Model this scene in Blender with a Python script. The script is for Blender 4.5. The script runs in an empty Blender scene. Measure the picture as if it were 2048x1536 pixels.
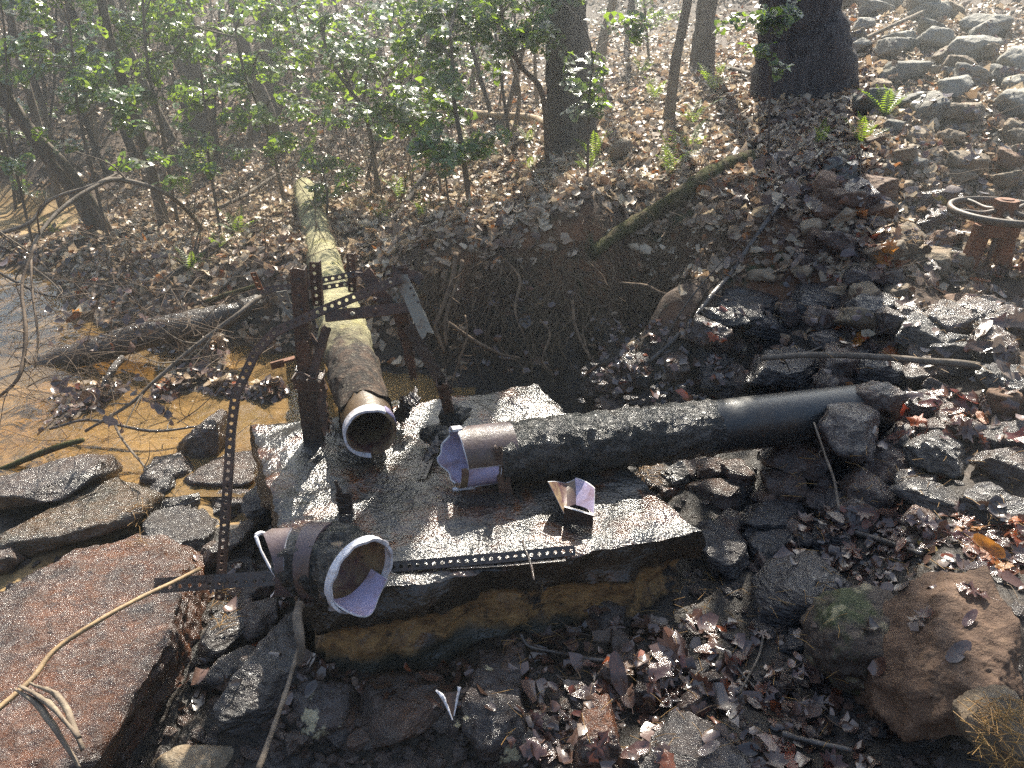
import bpy, math, random
import numpy as np
from mathutils import Vector, Matrix, noise as mnoise

R = math.radians
random.seed(7)
rng = np.random.default_rng(7)
scene = bpy.context.scene
col = scene.collection

# ------------------------------------------------------------------ camera, light
CAMZ = 1.6
PITCH = R(28)
F = 1480.0
cam_d = bpy.data.cameras.new('camera')
cam_d.sensor_width = 36.0
cam_d.lens = 36.0 * F / 2048.0
cam_d.clip_start = 0.05
cam_d.clip_end = 500
cam = bpy.data.objects.new('camera', cam_d)
cam.location = (0, 0, CAMZ)
cam.rotation_euler = (math.pi / 2 - PITCH, 0, 0)
col.objects.link(cam)
scene.camera = cam

SUN_EL, SUN_AZ = R(43), R(9)       # azimuth from +Y towards +X
world = bpy.data.worlds.new('World')
scene.world = world
world.use_nodes = True
nt = world.node_tree
nt.nodes.clear()
sky = nt.nodes.new('ShaderNodeTexSky')
sky.sky_type = 'NISHITA'
sky.sun_disc = False
sky.sun_elevation = SUN_EL
sky.sun_rotation = SUN_AZ
sky.air_density = 1.0
sky.dust_density = 1.0
bg = nt.nodes.new('ShaderNodeBackground')
bg.inputs['Strength'].default_value = 0.08
wo = nt.nodes.new('ShaderNodeOutputWorld')
nt.links.new(sky.outputs[0], bg.inputs[0])
nt.links.new(bg.outputs[0], wo.inputs[0])
sun_d = bpy.data.lights.new('sun', 'SUN')
sun_d.energy = 5.0
sun_d.angle = R(0.53)
sun_d.color = (1.0, 0.93, 0.80)
sun = bpy.data.objects.new('sun', sun_d)
sd = Vector((math.sin(SUN_AZ) * math.cos(SUN_EL), math.cos(SUN_AZ) * math.cos(SUN_EL), math.sin(SUN_EL)))
sun.rotation_euler = sd.to_track_quat('Z', 'Y').to_euler()
sun.location = (2, 6, 12)
col.objects.link(sun)
scene.view_settings.view_transform = 'Standard'
scene.view_settings.look = 'None'
scene.view_settings.gamma = 1.0
scene.view_settings.use_curve_mapping = False
scene.view_settings.exposure = 1.75
scene.cycles.max_bounces = 6
scene.cycles.transparent_max_bounces = 10
scene.cycles.sample_clamp_indirect = 2.0
scene.cycles.caustics_reflective = False
scene.cycles.caustics_refractive = False
scene.cycles.use_denoising = False

# ------------------------------------------------------------------ pixel helpers (photo pixels, 2048 x 1536)
RT = np.array([1.0, 0, 0])
UP = np.array([0, math.sin(PITCH), math.cos(PITCH)])
FW = np.array([0, math.cos(PITCH), -math.sin(PITCH)])
C0 = np.array([0, 0, CAMZ])


def ray(u, v):
    return FW + RT * ((u - 1024) / F) + UP * ((768 - v) / F)


def PD(u, v, d):
    return C0 + ray(u, v) * d


def PZ(u, v, z):
    r = ray(u, v)
    return C0 + r * ((z - CAMZ) / r[2])


def PY(u, v, y):
    r = ray(u, v)
    return C0 + r * (y / r[1])


# ------------------------------------------------------------------ terrain height
CZ = [(0, 575, -.42), (-150, 600, -.42), (60, 640, -.43), (40, 720, -.42), (0, 790, -.40), (60, 835, -.40), (250, 850, -.41), (350, 880, -.42),
      (240, 950, -.40), (450, 840, -.42), (580, 832, -.40), (200, 792, -.31), (330, 790, -.30), (450, 786, -.305), (545, 782, -.30), (700, 800, -.40), (850, 778, -.38), (1000, 765, -.33), (1100, 762, -.33),
      (215, 540, -.15), (300, 510, -.03), (310, 570, -.06), (235, 640, -.30), (190, 700, -.40), (400, 560, 0), (420, 640, -.15), (470, 705, -.36), (330, 730, -.38),
      (560, 560, .03), (570, 650, -.2), (600, 740, -.42),
      (0, 960, -.33), (0, 1100, -.36), (0, 1300, -.38), (200, 1080, -.38), (200, 1300, -.4), (400, 1000, -.36), (400, 1150, -.38), (450, 1300, -.38), (300, 1536, -.42), (600, 1536, -.43),
      (560, 1000, -.42), (800, 1000, -.45), (1000, 900, -.45), (1200, 1000, -.42), (800, 1250, -.4),
      (600, 1420, -.33), (1000, 1340, -.33), (1380, 1200, -.30), (1000, 1536, -.38), (1300, 1400, -.30), (1500, 1300, -.26), (1400, 1536, -.26), (1700, 1400, -.22),
      (1700, 1536, -.2), (1950, 1500, -.1), (2048, 1300, -.02), (1850, 1250, -.12), (1500, 1100, -.24), (1700, 1120, -.18), (1900, 1080, -.04), (2048, 1050, .04),
      (1450, 960, -.22), (1650, 960, -.16), (1850, 920, -.02), (2048, 880, .1), (1300, 930, -.36),
      (1200, 800, -.34), (1350, 790, -.24), (1550, 760, -.1), (1750, 760, .02), (1950, 770, .14), (1450, 690, -.1), (1600, 650, .04), (1750, 640, .16), (1950, 640, .19), (2048, 640, .22),
      (1550, 560, .2), (1700, 550, .28), (1900, 545, .29), (2048, 560, .27), (1970, 585, .24), (1300, 720, -.26), (1180, 745, -.32)]
CD = [(850, 600, 4.2), (850, 700, 4.27), (1000, 480, 4.12), (1000, 560, 4.0), (1000, 620, 4.05), (1000, 720, 4.14), (1150, 600, 4.02), (1200, 460, 4.15), (1200, 680, 4.1), (1320, 560, 3.97), (1400, 385, 4.3), (1400, 500, 4.15),
      (1420, 600, 3.95), (1500, 330, 4.5), (1550, 450, 4.15), (1620, 400, 4.25), (1700, 470, 4.0), (1850, 430, 4.2), (1850, 330, 4.5), (2048, 430, 4.45), (1980, 470, 4.2), (2048, 300, 4.6),
      (700, 480, 5.2), (800, 500, 4.55), (880, 430, 4.9), (700, 400, 6.2), (615, 420, 6.0), (500, 480, 5.9), (500, 400, 7.0), (320, 450, 6.4), (200, 450, 6.6), (0, 505, 6.0), (60, 500, 6.05), (-150, 480, 6.2), (-300, 520, 6.0), (-200, 440, 7.0), (130, 505, 5.9), (-200, 380, 8.5),
      (60, 470, 7.0), (0, 400, 8.2), (150, 380, 8.0), (400, 280, 9.0), (550, 300, 8.2), (700, 300, 8.0), (850, 280, 7.4), (1000, 300, 6.3), (1140, 295, 5.8), (1300, 250, 5.7), (1250, 350, 4.95), (1050, 400, 4.85), (1140, 330, 5.35),
      (1400, 150, 7.0), (1500, 200, 5.9), (1600, 160, 6.2), (1650, 260, 5.1), (1800, 200, 5.3), (1900, 90, 6.4), (2048, 60, 6.6), (2048, 170, 5.5), (1750, 60, 7.2), (1500, 60, 9),
      (0, 250, 9.0), (250, 200, 9.4), (500, 180, 9.6), (800, 150, 9.2), (1000, 150, 8.6), (1250, 100, 8.8), (0, 110, 10.3), (400, 90, 10.8), (800, 60, 10.8), (1200, 30, 10.5), (0, 0, 12), (500, 0, 12.3), (900, 0, 12)]
CP, CV = [], []


def addc(p):
    CP.append((math.atan2(p[0], p[1]) * 1.5, math.log(math.hypot(p[0], p[1]))))
    CV.append(p[2])


for u, v, z in CZ:
    addc(PZ(u, v, z))
for u, v, d in CD:
    addc(PD(u, v, d))
for az, r, z in [(-.7, 1.0, -.4), (0, .9, -.42), (.7, 1.0, -.2), (-.7, .4, -.4), (0, .4, -.4), (.7, .4, -.3), (-.75, 2, -.38), (-.8, 4, -.42), (-.8, 8, -.05), (.75, 2, .05), (.8, 4, .6),
                 (-.75, 14, 2.0), (.8, 7, 1.6), (.8, 14, 3.2), (0, 14, 2.4), (-.4, 14, 2.2), (.4, 14, 2.7), (-.8, 30, 6), (-.4, 30, 6), (0, 30, 6.2), (.4, 30, 6.5), (.8, 30, 7.0), (-.8, 60, 9), (-.3, 60, 9), (.3, 60, 9.3), (.8, 60, 9.6)]:
    CP.append((az * 1.5, math.log(r)))
    CV.append(z)
CP = np.array(CP)
CV = np.array(CV)


def tps_k(d2):
    return np.where(d2 > 1e-12, .5 * d2 * np.log(np.maximum(d2, 1e-12)), 0.0)


_d2 = ((CP[:, None, :] - CP[None]) ** 2).sum(-1)
_n = len(CP)
_A = np.zeros((_n + 3, _n + 3))
_A[:_n, :_n] = tps_k(_d2) + np.eye(_n) * 4e-4
_A[:_n, _n] = 1
_A[:_n, _n + 1:] = CP
_A[_n, :_n] = 1
_A[_n + 1:, :_n] = CP.T
_W = np.linalg.solve(_A, np.concatenate([CV, np.zeros(3)]))


class SinNoise:
    def __init__(s, seed, octaves=((1, 1.0),), dim=3, waves=9):
        g = np.random.default_rng(seed)
        s.w = []
        for f, a in octaves:
            k = g.normal(size=(waves, dim))
            k /= np.linalg.norm(k, axis=1)[:, None]
            k *= f * g.uniform(.6, 1.5, (waves, 1)) * 2 * math.pi
            s.w.append((k, g.uniform(0, 6.28, waves), a / math.sqrt(waves) * 1.3))

    def __call__(s, p):
        o = 0
        for k, ph, a in s.w:
            o = o + np.sin(p @ k.T + ph).sum(-1) * a
        return o


TN = SinNoise(3, ((.9, .018), (2.6, .012), (7, .006)), dim=2)


def H(x, y):
    x = np.asarray(x, float)
    y = np.asarray(y, float)
    sh = x.shape
    x = x.ravel()
    y = y.ravel()
    az = np.clip(np.arctan2(x, y), -.85, .85) * 1.5
    lr = np.log(np.clip(np.hypot(x, y), .35, 62))
    out = np.empty(len(x))
    for s in range(0, len(x), 20000):
        e = s + 20000
        q = np.stack([az[s:e], lr[s:e]], 1)
        d2 = ((q[:, None, :] - CP[None]) ** 2).sum(-1)
        out[s:e] = tps_k(d2) @ _W[:_n] + _W[_n] + q @ _W[_n + 1:]
    out += TN(np.stack([x, y], 1))
    return out.reshape(sh)


def PG(u, v, lift=0.0):
    """where the sight line through a pixel meets the ground"""
    r = ray(u, v)
    t = np.geomspace(1.0, 60, 500)
    p = C0[None] + t[:, None] * r[None]
    below = p[:, 2] < H(p[:, 0], p[:, 1]) + lift
    i = int(np.argmax(below)) if below.any() else 499
    t2 = np.linspace(t[max(i - 1, 0)], t[i], 12)
    p2 = C0[None] + t2[:, None] * r[None]
    b2 = p2[:, 2] < H(p2[:, 0], p2[:, 1]) + lift
    j = int(np.argmax(b2)) if b2.any() else 11
    return p2[j]


def DG(u, v):
    p = PG(u, v)
    return float((p - C0) @ FW)


# ------------------------------------------------------------------ materials
MATS = {}


class NB:
    """small node builder"""

    def __init__(s, name):
        m = bpy.data.materials.new(name)
        m.use_nodes = True
        s.m = m
        s.t = m.node_tree
        s.t.nodes.clear()
        s.out = s.n('ShaderNodeOutputMaterial')
        s.tc = s.n('ShaderNodeTexCoord')

    def n(s, typ, **kw):
        x = s.t.nodes.new(typ)
        for k, v in kw.items():
            setattr(x, k, v)
        return x

    def l(s, a, b):
        s.t.links.new(a, b)

    def put(s, sock, v):
        if hasattr(v, 'is_output') or isinstance(v, bpy.types.NodeSocket):
            s.l(v, sock)
        else:
            if isinstance(v, tuple) and len(v) == 3 and sock.type == 'RGBA':
                v = (*v, 1)
            sock.default_value = v

    def noise(s, scale, detail=4, rough=.6, vec=None, dist=0.0):
        x = s.n('ShaderNodeTexNoise')
        x.inputs['Scale'].default_value = scale
        x.inputs['Detail'].default_value = detail
        x.inputs['Roughness'].default_value = rough
        x.inputs['Distortion'].default_value = dist
        s.l(vec if vec is not None else s.tc.outputs['Object'], x.inputs['Vector'])
        return x.outputs['Fac']

    def vor(s, scale, vec=None, feature='F1'):
        x = s.n('ShaderNodeTexVoronoi')
        x.feature = feature
        x.inputs['Scale'].default_value = scale
        s.l(vec if vec is not None else s.tc.outputs['Object'], x.inputs['Vector'])
        return x.outputs['Distance']

    def ramp(s, fac, a, b):
        x = s.n('ShaderNodeMapRange')
        x.inputs['From Min'].default_value = a
        x.inputs['From Max'].default_value = b
        s.put(x.inputs['Value'], fac)
        return x.outputs['Result']

    def mix(s, fac, a, b):
        x = s.n('ShaderNodeMix', data_type='RGBA')
        s.put(x.inputs['Factor'], fac)
        s.put(x.inputs['A'] if False else x.inputs[6], a)
        s.put(x.inputs[7], b)
        return x.outputs[2]

    def math(s, op, a, b=0.0):
        x = s.n('ShaderNodeMath', operation=op)
        s.put(x.inputs[0], a)
        s.put(x.inputs[1], b)
        return x.outputs[0]

    def bump(s, h, strength=.5, dist=.01, nrm=None):
        x = s.n('ShaderNodeBump')
        x.inputs['Strength'].default_value = strength
        x.inputs['Distance'].default_value = dist
        s.l(h, x.inputs['Height'])
        if nrm is not None:
            s.l(nrm, x.inputs['Normal'])
        return x.outputs['Normal']

    def attr(s, name):
        x = s.n('ShaderNodeAttribute')
        x.attribute_name = name
        return x

    def stretched(s, sc, src='Object'):
        x = s.n('ShaderNodeMapping')
        x.inputs['Scale'].default_value = sc
        s.l(s.tc.outputs[src], x.inputs['Vector'])
        return x.outputs[0]

    def finish(s, color, rough=.6, normal=None, metallic=0.0, spec=.5, coat=0.0, coat_rough=.1, translucent=None, coat_normal=None):
        b = s.n('ShaderNodeBsdfPrincipled')
        s.put(b.inputs['Base Color'], color)
        s.put(b.inputs['Roughness'], rough)
        s.put(b.inputs['Metallic'], metallic)
        s.put(b.inputs['Specular IOR Level'], spec)
        s.put(b.inputs['Coat Weight'], coat)
        s.put(b.inputs['Coat Roughness'], coat_rough)
        if normal is not None:
            s.l(normal, b.inputs['Normal'])
            s.l(coat_normal if coat_normal is not None else normal, b.inputs['Coat Normal'])
        o = b.outputs[0]
        if translucent:
            f, c = translucent
            t = s.n('ShaderNodeBsdfTranslucent')
            s.put(t.inputs['Color'], c)
            mx = s.n('ShaderNodeMixShader')
            mx.inputs[0].default_value = f
            s.l(o, mx.inputs[1])
            s.l(t.outputs[0], mx.inputs[2])
            o = mx.outputs[0]
        s.l(o, s.out.inputs['Surface'])
        return s.m


def glitter(nb, vec, scale, k, frac=1.0):
    """wet grit: every grain lies at its own small angle"""
    x = nb.n('ShaderNodeTexVoronoi')
    x.inputs['Scale'].default_value = scale
    nb.l(vec, x.inputs['Vector'])
    sub = nb.n('ShaderNodeVectorMath', operation='SUBTRACT')
    nb.l(x.outputs['Color'], sub.inputs[0])
    sub.inputs[1].default_value = (.5, .5, .5)
    sc = nb.n('ShaderNodeVectorMath', operation='SCALE')
    nb.l(sub.outputs[0], sc.inputs[0])
    nb.put(sc.inputs['Scale'], k)
    return sc.outputs[0]


def tilt_normal(nb, nrm, vec):
    a = nb.n('ShaderNodeVectorMath', operation='ADD')
    nb.l(nrm, a.inputs[0])
    nb.l(vec, a.inputs[1])
    b = nb.n('ShaderNodeVectorMath', operation='NORMALIZE')
    nb.l(a.outputs[0], b.inputs[0])
    return b.outputs[0]


def rnd_of(nb):
    return nb.n('ShaderNodeObjectInfo').outputs['Random']


def m_rock(name, c1, c2, c3, rough, wet, glint=1.0, moss=0.0, lichen=0.0, layer=(1, 1, 1)):
    nb = NB(name)
    r = rnd_of(nb)
    add = nb.n('ShaderNodeVectorMath', operation='ADD')
    nb.l(nb.n('ShaderNodeNewGeometry').outputs['Position'], add.inputs[0])
    sc = nb.n('ShaderNodeVectorMath', operation='SCALE')
    nb.put(sc.inputs[0], (37.0, 11.0, 23.0))
    nb.l(r, sc.inputs['Scale'])
    nb.l(sc.outputs[0], add.inputs[1])
    vec = add.outputs[0]
    mp = nb.n('ShaderNodeMapping')
    mp.inputs['Scale'].default_value = layer
    nb.l(vec, mp.inputs['Vector'])
    n1 = nb.noise(7, 5, .65, vec)
    n2 = nb.noise(38, 6, .7, mp.outputs[0], .4)
    n3 = nb.noise(150, 3, .6, vec)
    c = nb.mix(nb.ramp(n1, .35, .65), c1, c2)
    c = nb.mix(nb.ramp(n2, .48, .72), c, c3)
    hue = nb.n('ShaderNodeHueSaturation')
    nb.l(c, hue.inputs['Color'])
    nb.l(nb.ramp(r, -.6, 1.3), hue.inputs['Value'])
    hue.inputs['Value'].default_value = 1
    rr = nb.n('ShaderNodeMapRange')
    nb.l(r, rr.inputs['Value'])
    rr.inputs['To Min'].default_value = .65
    rr.inputs['To Max'].default_value = 1.35
    nb.l(rr.outputs[0], hue.inputs['Value'])
    c = hue.outputs[0]
    if moss:
        g = nb.math('MULTIPLY', nb.ramp(nb.noise(5, 5, .7, vec), .5, .62), moss)
        c = nb.mix(g, c, (.045, .06, .015))
    if lichen:
        g = nb.math('MULTIPLY', nb.ramp(nb.noise(9, 5, .65, vec), .60, .63), lichen)
        c = nb.mix(g, c, (.42, .36, .22))
    h = nb.math('ADD', nb.math('MULTIPLY', n2, 1.0), nb.math('MULTIPLY', n3, .35 * glint))
    h = nb.math('ADD', h, nb.math('MULTIPLY', nb.vor(19, mp.outputs[0]), .9))
    nrm = nb.bump(h, .9, .017)
    rg = nb.math('ADD', nb.math('MULTIPLY', n2, .45), rough - .16)
    cn = tilt_normal(nb, nrm, glitter(nb, vec, 105, nb.math('ADD', .05, nb.math('MULTIPLY', nb.ramp(nb.noise(5, 3, .6, vec), .45, .56), .42 * glint)))) if wet else None
    film = nb.math('ADD', .35, nb.math('MULTIPLY', nb.ramp(nb.noise(13, 4, .65, vec), .40, .55), .65))
    return nb.finish(c, rg, nrm, spec=.5 if wet else .35, coat=film if wet else 0.0, coat_rough=.19, coat_normal=cn)


M = {}
M['rock_wet'] = m_rock('wet_brown_rock', (.020, .012, .009), (.075, .034, .017), (.065, .042, .03), .30, True)
M['rock_slate'] = m_rock('wet_slate_rock', (.018, .015, .015), (.042, .029, .023), (.06, .05, .045), .32, True, layer=(1, 1, 3.5))
M['rock_orange'] = m_rock('wet_iron_stained_rock', (.030, .016, .011), (.125, .042, .013), (.04, .024, .018), .25, True, glint=1.25)
M['rock_green'] = m_rock('wet_olive_rock', (.035, .022, .010), (.08, .038, .010), (.025, .025, .012), .27, True)
M['rock_lichen'] = m_rock('wet_rock_with_cream_patches', (.020, .014, .012), (.038, .022, .017), (.05, .036, .034), .30, True, lichen=1.0)
M['rock_brown'] = m_rock('damp_brown_boulder', (.10, .055, .032), (.14, .08, .048), (.19, .12, .075), .62, False, moss=.0)
M['rock_mossy'] = m_rock('damp_mossy_boulder', (.055, .038, .028), (.075, .052, .038), (.10, .08, .06), .5, False, moss=.8, lichen=.4)
M['rock_dry'] = m_rock('dry_tan_rock', (.20, .16, .11), (.26, .18, .11), (.33, .28, .21), .7, False)
M['rock_grey'] = m_rock('dry_grey_rock', (.19, .18, .155), (.25, .23, .19), (.33, .31, .27), .7, False, lichen=.3)


def m_concrete():
    nb = NB('wet_stained_concrete')
    tc = nb.tc.outputs['Object']
    big = nb.noise(1.7, 5, .6)
    mid = nb.noise(6, 6, .65, None, .6)
    fine = nb.noise(70, 4, .7)
    grit = nb.vor(105)
    sep = nb.n('ShaderNodeSeparateXYZ')
    nb.l(tc, sep.inputs[0])
    c = nb.mix(nb.ramp(big, .38, .62), (.030, .030, .029), (.022, .016, .013))
    c = nb.mix(nb.ramp(mid, .49, .62), c, (.085, .030, .011))
    c = nb.mix(nb.ramp(fine, .55, .75), c, (.05, .046, .042))
    # exposed ochre aggregate on the sides under the wet rim
    wob = nb.math('MULTIPLY', nb.math('SUBTRACT', nb.noise(3.2, 5, .7), .5), .16)
    zz = nb.math('ADD', sep.outputs[2], wob)
    sidec = nb.mix(nb.ramp(nb.noise(26, 6, .75), .42, .62), (.30, .17, .06), (.13, .07, .03))
    sidec = nb.mix(nb.ramp(nb.noise(8, 5, .7), .52, .60), sidec, (.02, .017, .014))
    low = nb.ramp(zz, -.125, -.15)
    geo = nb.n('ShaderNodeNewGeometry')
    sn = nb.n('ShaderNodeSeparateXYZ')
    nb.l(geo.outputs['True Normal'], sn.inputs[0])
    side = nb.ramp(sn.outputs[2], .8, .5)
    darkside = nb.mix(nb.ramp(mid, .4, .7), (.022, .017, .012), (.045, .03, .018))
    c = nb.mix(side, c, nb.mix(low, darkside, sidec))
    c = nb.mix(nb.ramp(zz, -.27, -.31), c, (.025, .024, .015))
    h = nb.math('ADD', nb.math('MULTIPLY', fine, .9), nb.math('MULTIPLY', grit, .55))
    h = nb.math('ADD', h, nb.math('MULTIPLY', nb.noise(24, 3, .6), .9))
    nrm = nb.bump(h, .5, .009)
    nrm = nb.bump(nb.noise(6, 3, .5), .7, .05, nrm)
    rough = nb.mix(nb.math('MULTIPLY', side, low), (.19, .19, .19), (.75, .75, .75))
    rsep = nb.n('ShaderNodeSeparateColor')
    nb.l(rough, rsep.inputs[0])
    coat = nb.math('SUBTRACT', 1.0, nb.math('MULTIPLY', side, .85))
    cn = tilt_normal(nb, nrm, glitter(nb, tc, 120, nb.math('ADD', .07, nb.math('MULTIPLY', nb.ramp(nb.noise(3.4, 4, .6), .44, .54), .42))))
    coat = nb.math('MULTIPLY', coat, nb.math('ADD', .2, nb.math('MULTIPLY', nb.ramp(nb.noise(5, 5, .65), .43, .54), .5)))
    return nb.finish(c, rsep.outputs[0], nrm, spec=.5, coat=coat, coat_rough=.2, coat_normal=cn)


M['concrete'] = m_concrete()


def m_ground():
    nb = NB('leafy_clay_ground')
    a = nb.attr('mask')
    s = nb.n('ShaderNodeSeparateColor')
    nb.l(a.outputs['Color'], s.inputs[0])
    clay, wet, sand = s.outputs[0], s.outputs[1], s.outputs[2]  # wet channel holds real damp plus painted bank shade
    n1 = nb.noise(3, 6, .7)
    n2 = nb.noise(22, 6, .7, None, .5)
    v = nb.vor(17)
    litter = nb.mix(nb.ramp(n2, .38, .62), (.045, .03, .021), (.15, .10, .07))
    litter = nb.mix(nb.ramp(v, .15, .4), litter, (.07, .045, .03))
    clayc = nb.mix(nb.ramp(n1, .4, .62), (.19, .085, .038), (.085, .052, .028))
    clayc = nb.mix(nb.ramp(nb.noise(6, 5, .7), .52, .62), clayc, (.02, .034, .008))
    wet_shade_c = nb.mix(nb.ramp(n2, .4, .65), (.012, .010, .008), (.035, .024, .016))  # dark tone for damp ground and for the painted bank shade
    sandc = nb.mix(nb.ramp(nb.noise(42, 5, .7), .4, .65), (.26, .165, .065), (.15, .085, .03))
    sandc = nb.mix(nb.ramp(nb.noise(2.3, 4, .6), .45, .65), sandc, (.34, .24, .12))
    c = nb.mix(clay, litter, clayc)
    c = nb.mix(wet, c, wet_shade_c)
    c = nb.mix(sand, c, sandc)
    nrm = nb.bump(nb.math('ADD', n2, nb.math('MULTIPLY', nb.noise(80, 4), .4)), .8, .02)
    rg = nb.math('SUBTRACT', .85, nb.math('MULTIPLY', wet, .5))
    return nb.finish(c, rg, nrm, spec=.4)


M['ground'] = m_ground()


def m_water():
    nb = NB('shallow_tannin_water')
    nrm = nb.bump(nb.math('ADD', nb.noise(5, 2, .5, None, .8), nb.math('MULTIPLY', nb.noise(22, 1), .12)), .5, .02)
    tr = nb.n('ShaderNodeBsdfTransparent')
    tr.inputs[0].default_value = (.93, .80, .56, 1)
    df = nb.n('ShaderNodeBsdfDiffuse')
    df.inputs[0].default_value = (.36, .23, .10, 1)
    gl = nb.n('ShaderNodeBsdfGlossy')
    gl.inputs['Roughness'].default_value = .04
    nb.l(nrm, gl.inputs['Normal'])
    m1 = nb.n('ShaderNodeMixShader')
    nb.l(nb.math('MULTIPLY', nb.ramp(nb.noise(1.1, 4, .6), .3, .65), .55), m1.inputs[0])
    nb.l(tr.outputs[0], m1.inputs[1])
    nb.l(df.outputs[0], m1.inputs[2])
    fr = nb.n('ShaderNodeFresnel')
    fr.inputs[0].default_value = 1.33
    nb.l(nrm, fr.inputs['Normal'])
    m2 = nb.n('ShaderNodeMixShader')
    nb.l(fr.outputs[0], m2.inputs[0])
    nb.l(m1.outputs[0], m2.inputs[1])
    nb.l(gl.outputs[0], m2.inputs[2])
    nb.l(m2.outputs[0], nb.out.inputs['Surface'])
    return nb.m


M['water'] = m_water()


def m_simple(name, c1, c2, scale, rough, bump=.3, bscale=60, spec=.5, coat=0.0, metallic=0.0, lo=.4, hi=.62, bdist=.006, vec=None, dist=0.0, trans=None):
    nb = NB(name)
    vv = nb.stretched(vec) if vec else None
    n = nb.noise(scale, 6, .7, vv, dist)
    c = nb.mix(nb.ramp(n, lo, hi), c1, c2)
    nrm = nb.bump(nb.noise(bscale, 5, .7, vv), bump, bdist)
    return nb.finish(c, rough, nrm, metallic, spec, coat, .12, trans)


M['rust'] = m_simple('rusted_steel', (.12, .062, .038), (.045, .03, .022), 18, .6, .6, 90, .5, .15)
M['rust_orange'] = m_simple('orange_rusted_steel', (.22, .085, .035), (.11, .045, .022), 16, .75, .5, 90)
M['rust_pale'] = m_simple('pale_flaking_steel', (.26, .24, .19), (.15, .085, .05), 14, .7, .6, 70, lo=.5, hi=.66)
M['rust_dark'] = m_simple('wet_black_rusted_steel', (.02, .015, .013), (.05, .028, .018), 20, .32, .9, 60, .5, .5)
M['pvc_white'] = m_simple('broken_white_pipe_edge', (.66, .64, .66), (.30, .22, .16), 45, .5, .4, 120, lo=.52, hi=.72)
M['pvc_lilac'] = m_simple('lilac_pipe_lining', (.47, .42, .60), (.30, .19, .20), 9, .35, .2, 50, lo=.44, hi=.7, dist=1.2)
M['pvc_grime'] = m_simple('grimy_pipe_lining', (.24, .17, .09), (.09, .035, .035), 12, .5, .4, 60, dist=.6)
M['pipe_purple'] = m_simple('purple_brown_pipe_skin', (.10, .068, .072), (.085, .05, .03), 6, .45, .4, 70, .5, .15)
M['pipe_brown'] = m_simple('brown_pipe_skin', (.12, .075, .035), (.06, .038, .022), 9, .45, .4, 50)
def m_blackpipe():
    nb = NB('wet_black_coating')
    tc = nb.tc.outputs['Object']
    n = nb.noise(10, 6, .7, None, 1.2)
    c = nb.mix(nb.ramp(n, .4, .62), (.009, .011, .010), (.03, .022, .015))
    nrm = nb.bump(nb.math('ADD', nb.noise(34, 5, .7, None, 1.0), nb.math('MULTIPLY', nb.noise(13, 3), .8)), 1.0, .02)
    cn = tilt_normal(nb, nrm, glitter(nb, tc, 110, .5))
    return nb.finish(c, .3, nrm, spec=.4, coat=nb.math('MULTIPLY', nb.ramp(n, .35, .6), .9), coat_rough=.22, coat_normal=cn)


M['pipe_black'] = m_blackpipe()
M['pipe_smooth'] = m_simple('smooth_dark_pipe', (.013, .016, .017), (.035, .026, .018), 7, .42, .35, 60, .5, .2, dist=.7)
M['wheel'] = m_simple('weathered_grey_wheel', (.085, .062, .042), (.22, .10, .05), 14, .55, .3, 80, lo=.5, hi=.72)
M['bark_dark'] = m_simple('dark_bark', (.095, .080, .070), (.045, .036, .030), 14, .85, 1.0, 22, .25, vec=(1, 1, .16), bdist=.03)
M['bark_pale'] = m_simple('pale_bark', (.26, .21, .15), (.15, .115, .085), 16, .8, .6, 30, .25, vec=(1, 1, .3), bdist=.01)
M['bark_grey'] = m_simple('grey_brown_bark', (.17, .14, .11), (.09, .07, .052), 16, .8, .7, 30, .25, vec=(1, 1, .3), bdist=.012)
M['twig'] = m_simple('twig_bark', (.15, .105, .07), (.08, .055, .038), 20, .75, .5, 60, .3)
M['stick_pale'] = m_simple('bleached_stick', (.34, .23, .12), (.22, .15, .085), 26, .6, .4, 50, .3)
M['stick_wet'] = m_simple('wet_dark_stick', (.045, .035, .028), (.075, .055, .04), 22, .35, .7, 70, .5, .5)
M['log_wet'] = m_simple('rotten_wet_log', (.028, .020, .016), (.06, .042, .03), 9, .5, 1.0, 20, .5, .3, bdist=.03)
M['log_moss'] = m_simple('mossy_log', (.085, .085, .03), (.075, .052, .032), 11, .95, 1.0, 55, .2, bdist=.02)
M['root'] = m_simple('bank_root', (.19, .13, .08), (.06, .04, .028), 20, .8, .5, 60, .2)


def m_mosspipe():
    nb = NB('lichen_crusted_pipe_wrap')
    n1 = nb.noise(16, 6, .75, None, .4)
    n2 = nb.noise(60, 5, .7)
    sep = nb.n('ShaderNodeSeparateXYZ')
    nb.l(nb.tc.outputs['Object'], sep.inputs[0])
    c = nb.mix(nb.ramp(n1, .35, .6), (.52, .47, .26), (.30, .27, .15))
    c = nb.mix(nb.ramp(nb.noise(7, 5, .7), .55, .62), c, (.42, .38, .17))
    # near the broken end the crust has come off the black wrap
    w = nb.math('ADD', sep.outputs[1], nb.math('MULTIPLY', nb.math('SUBTRACT', nb.noise(9, 6, .8), .5), 1.1))
    bare = nb.ramp(w, .95, .6)
    dk = nb.mix(nb.ramp(n1, .45, .62), (.028, .021, .017), (.12, .075, .05))
    dk = nb.mix(nb.ramp(n2, .56, .66), dk, (.24, .21, .16))
    c = nb.mix(bare, c, dk)
    nrm = nb.bump(nb.math('ADD', n1, nb.math('MULTIPLY', n2, .8)), 1.0, .028)
    return nb.finish(c, .8, nrm, spec=.3)


M['pipe_moss'] = m_mosspipe()


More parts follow.
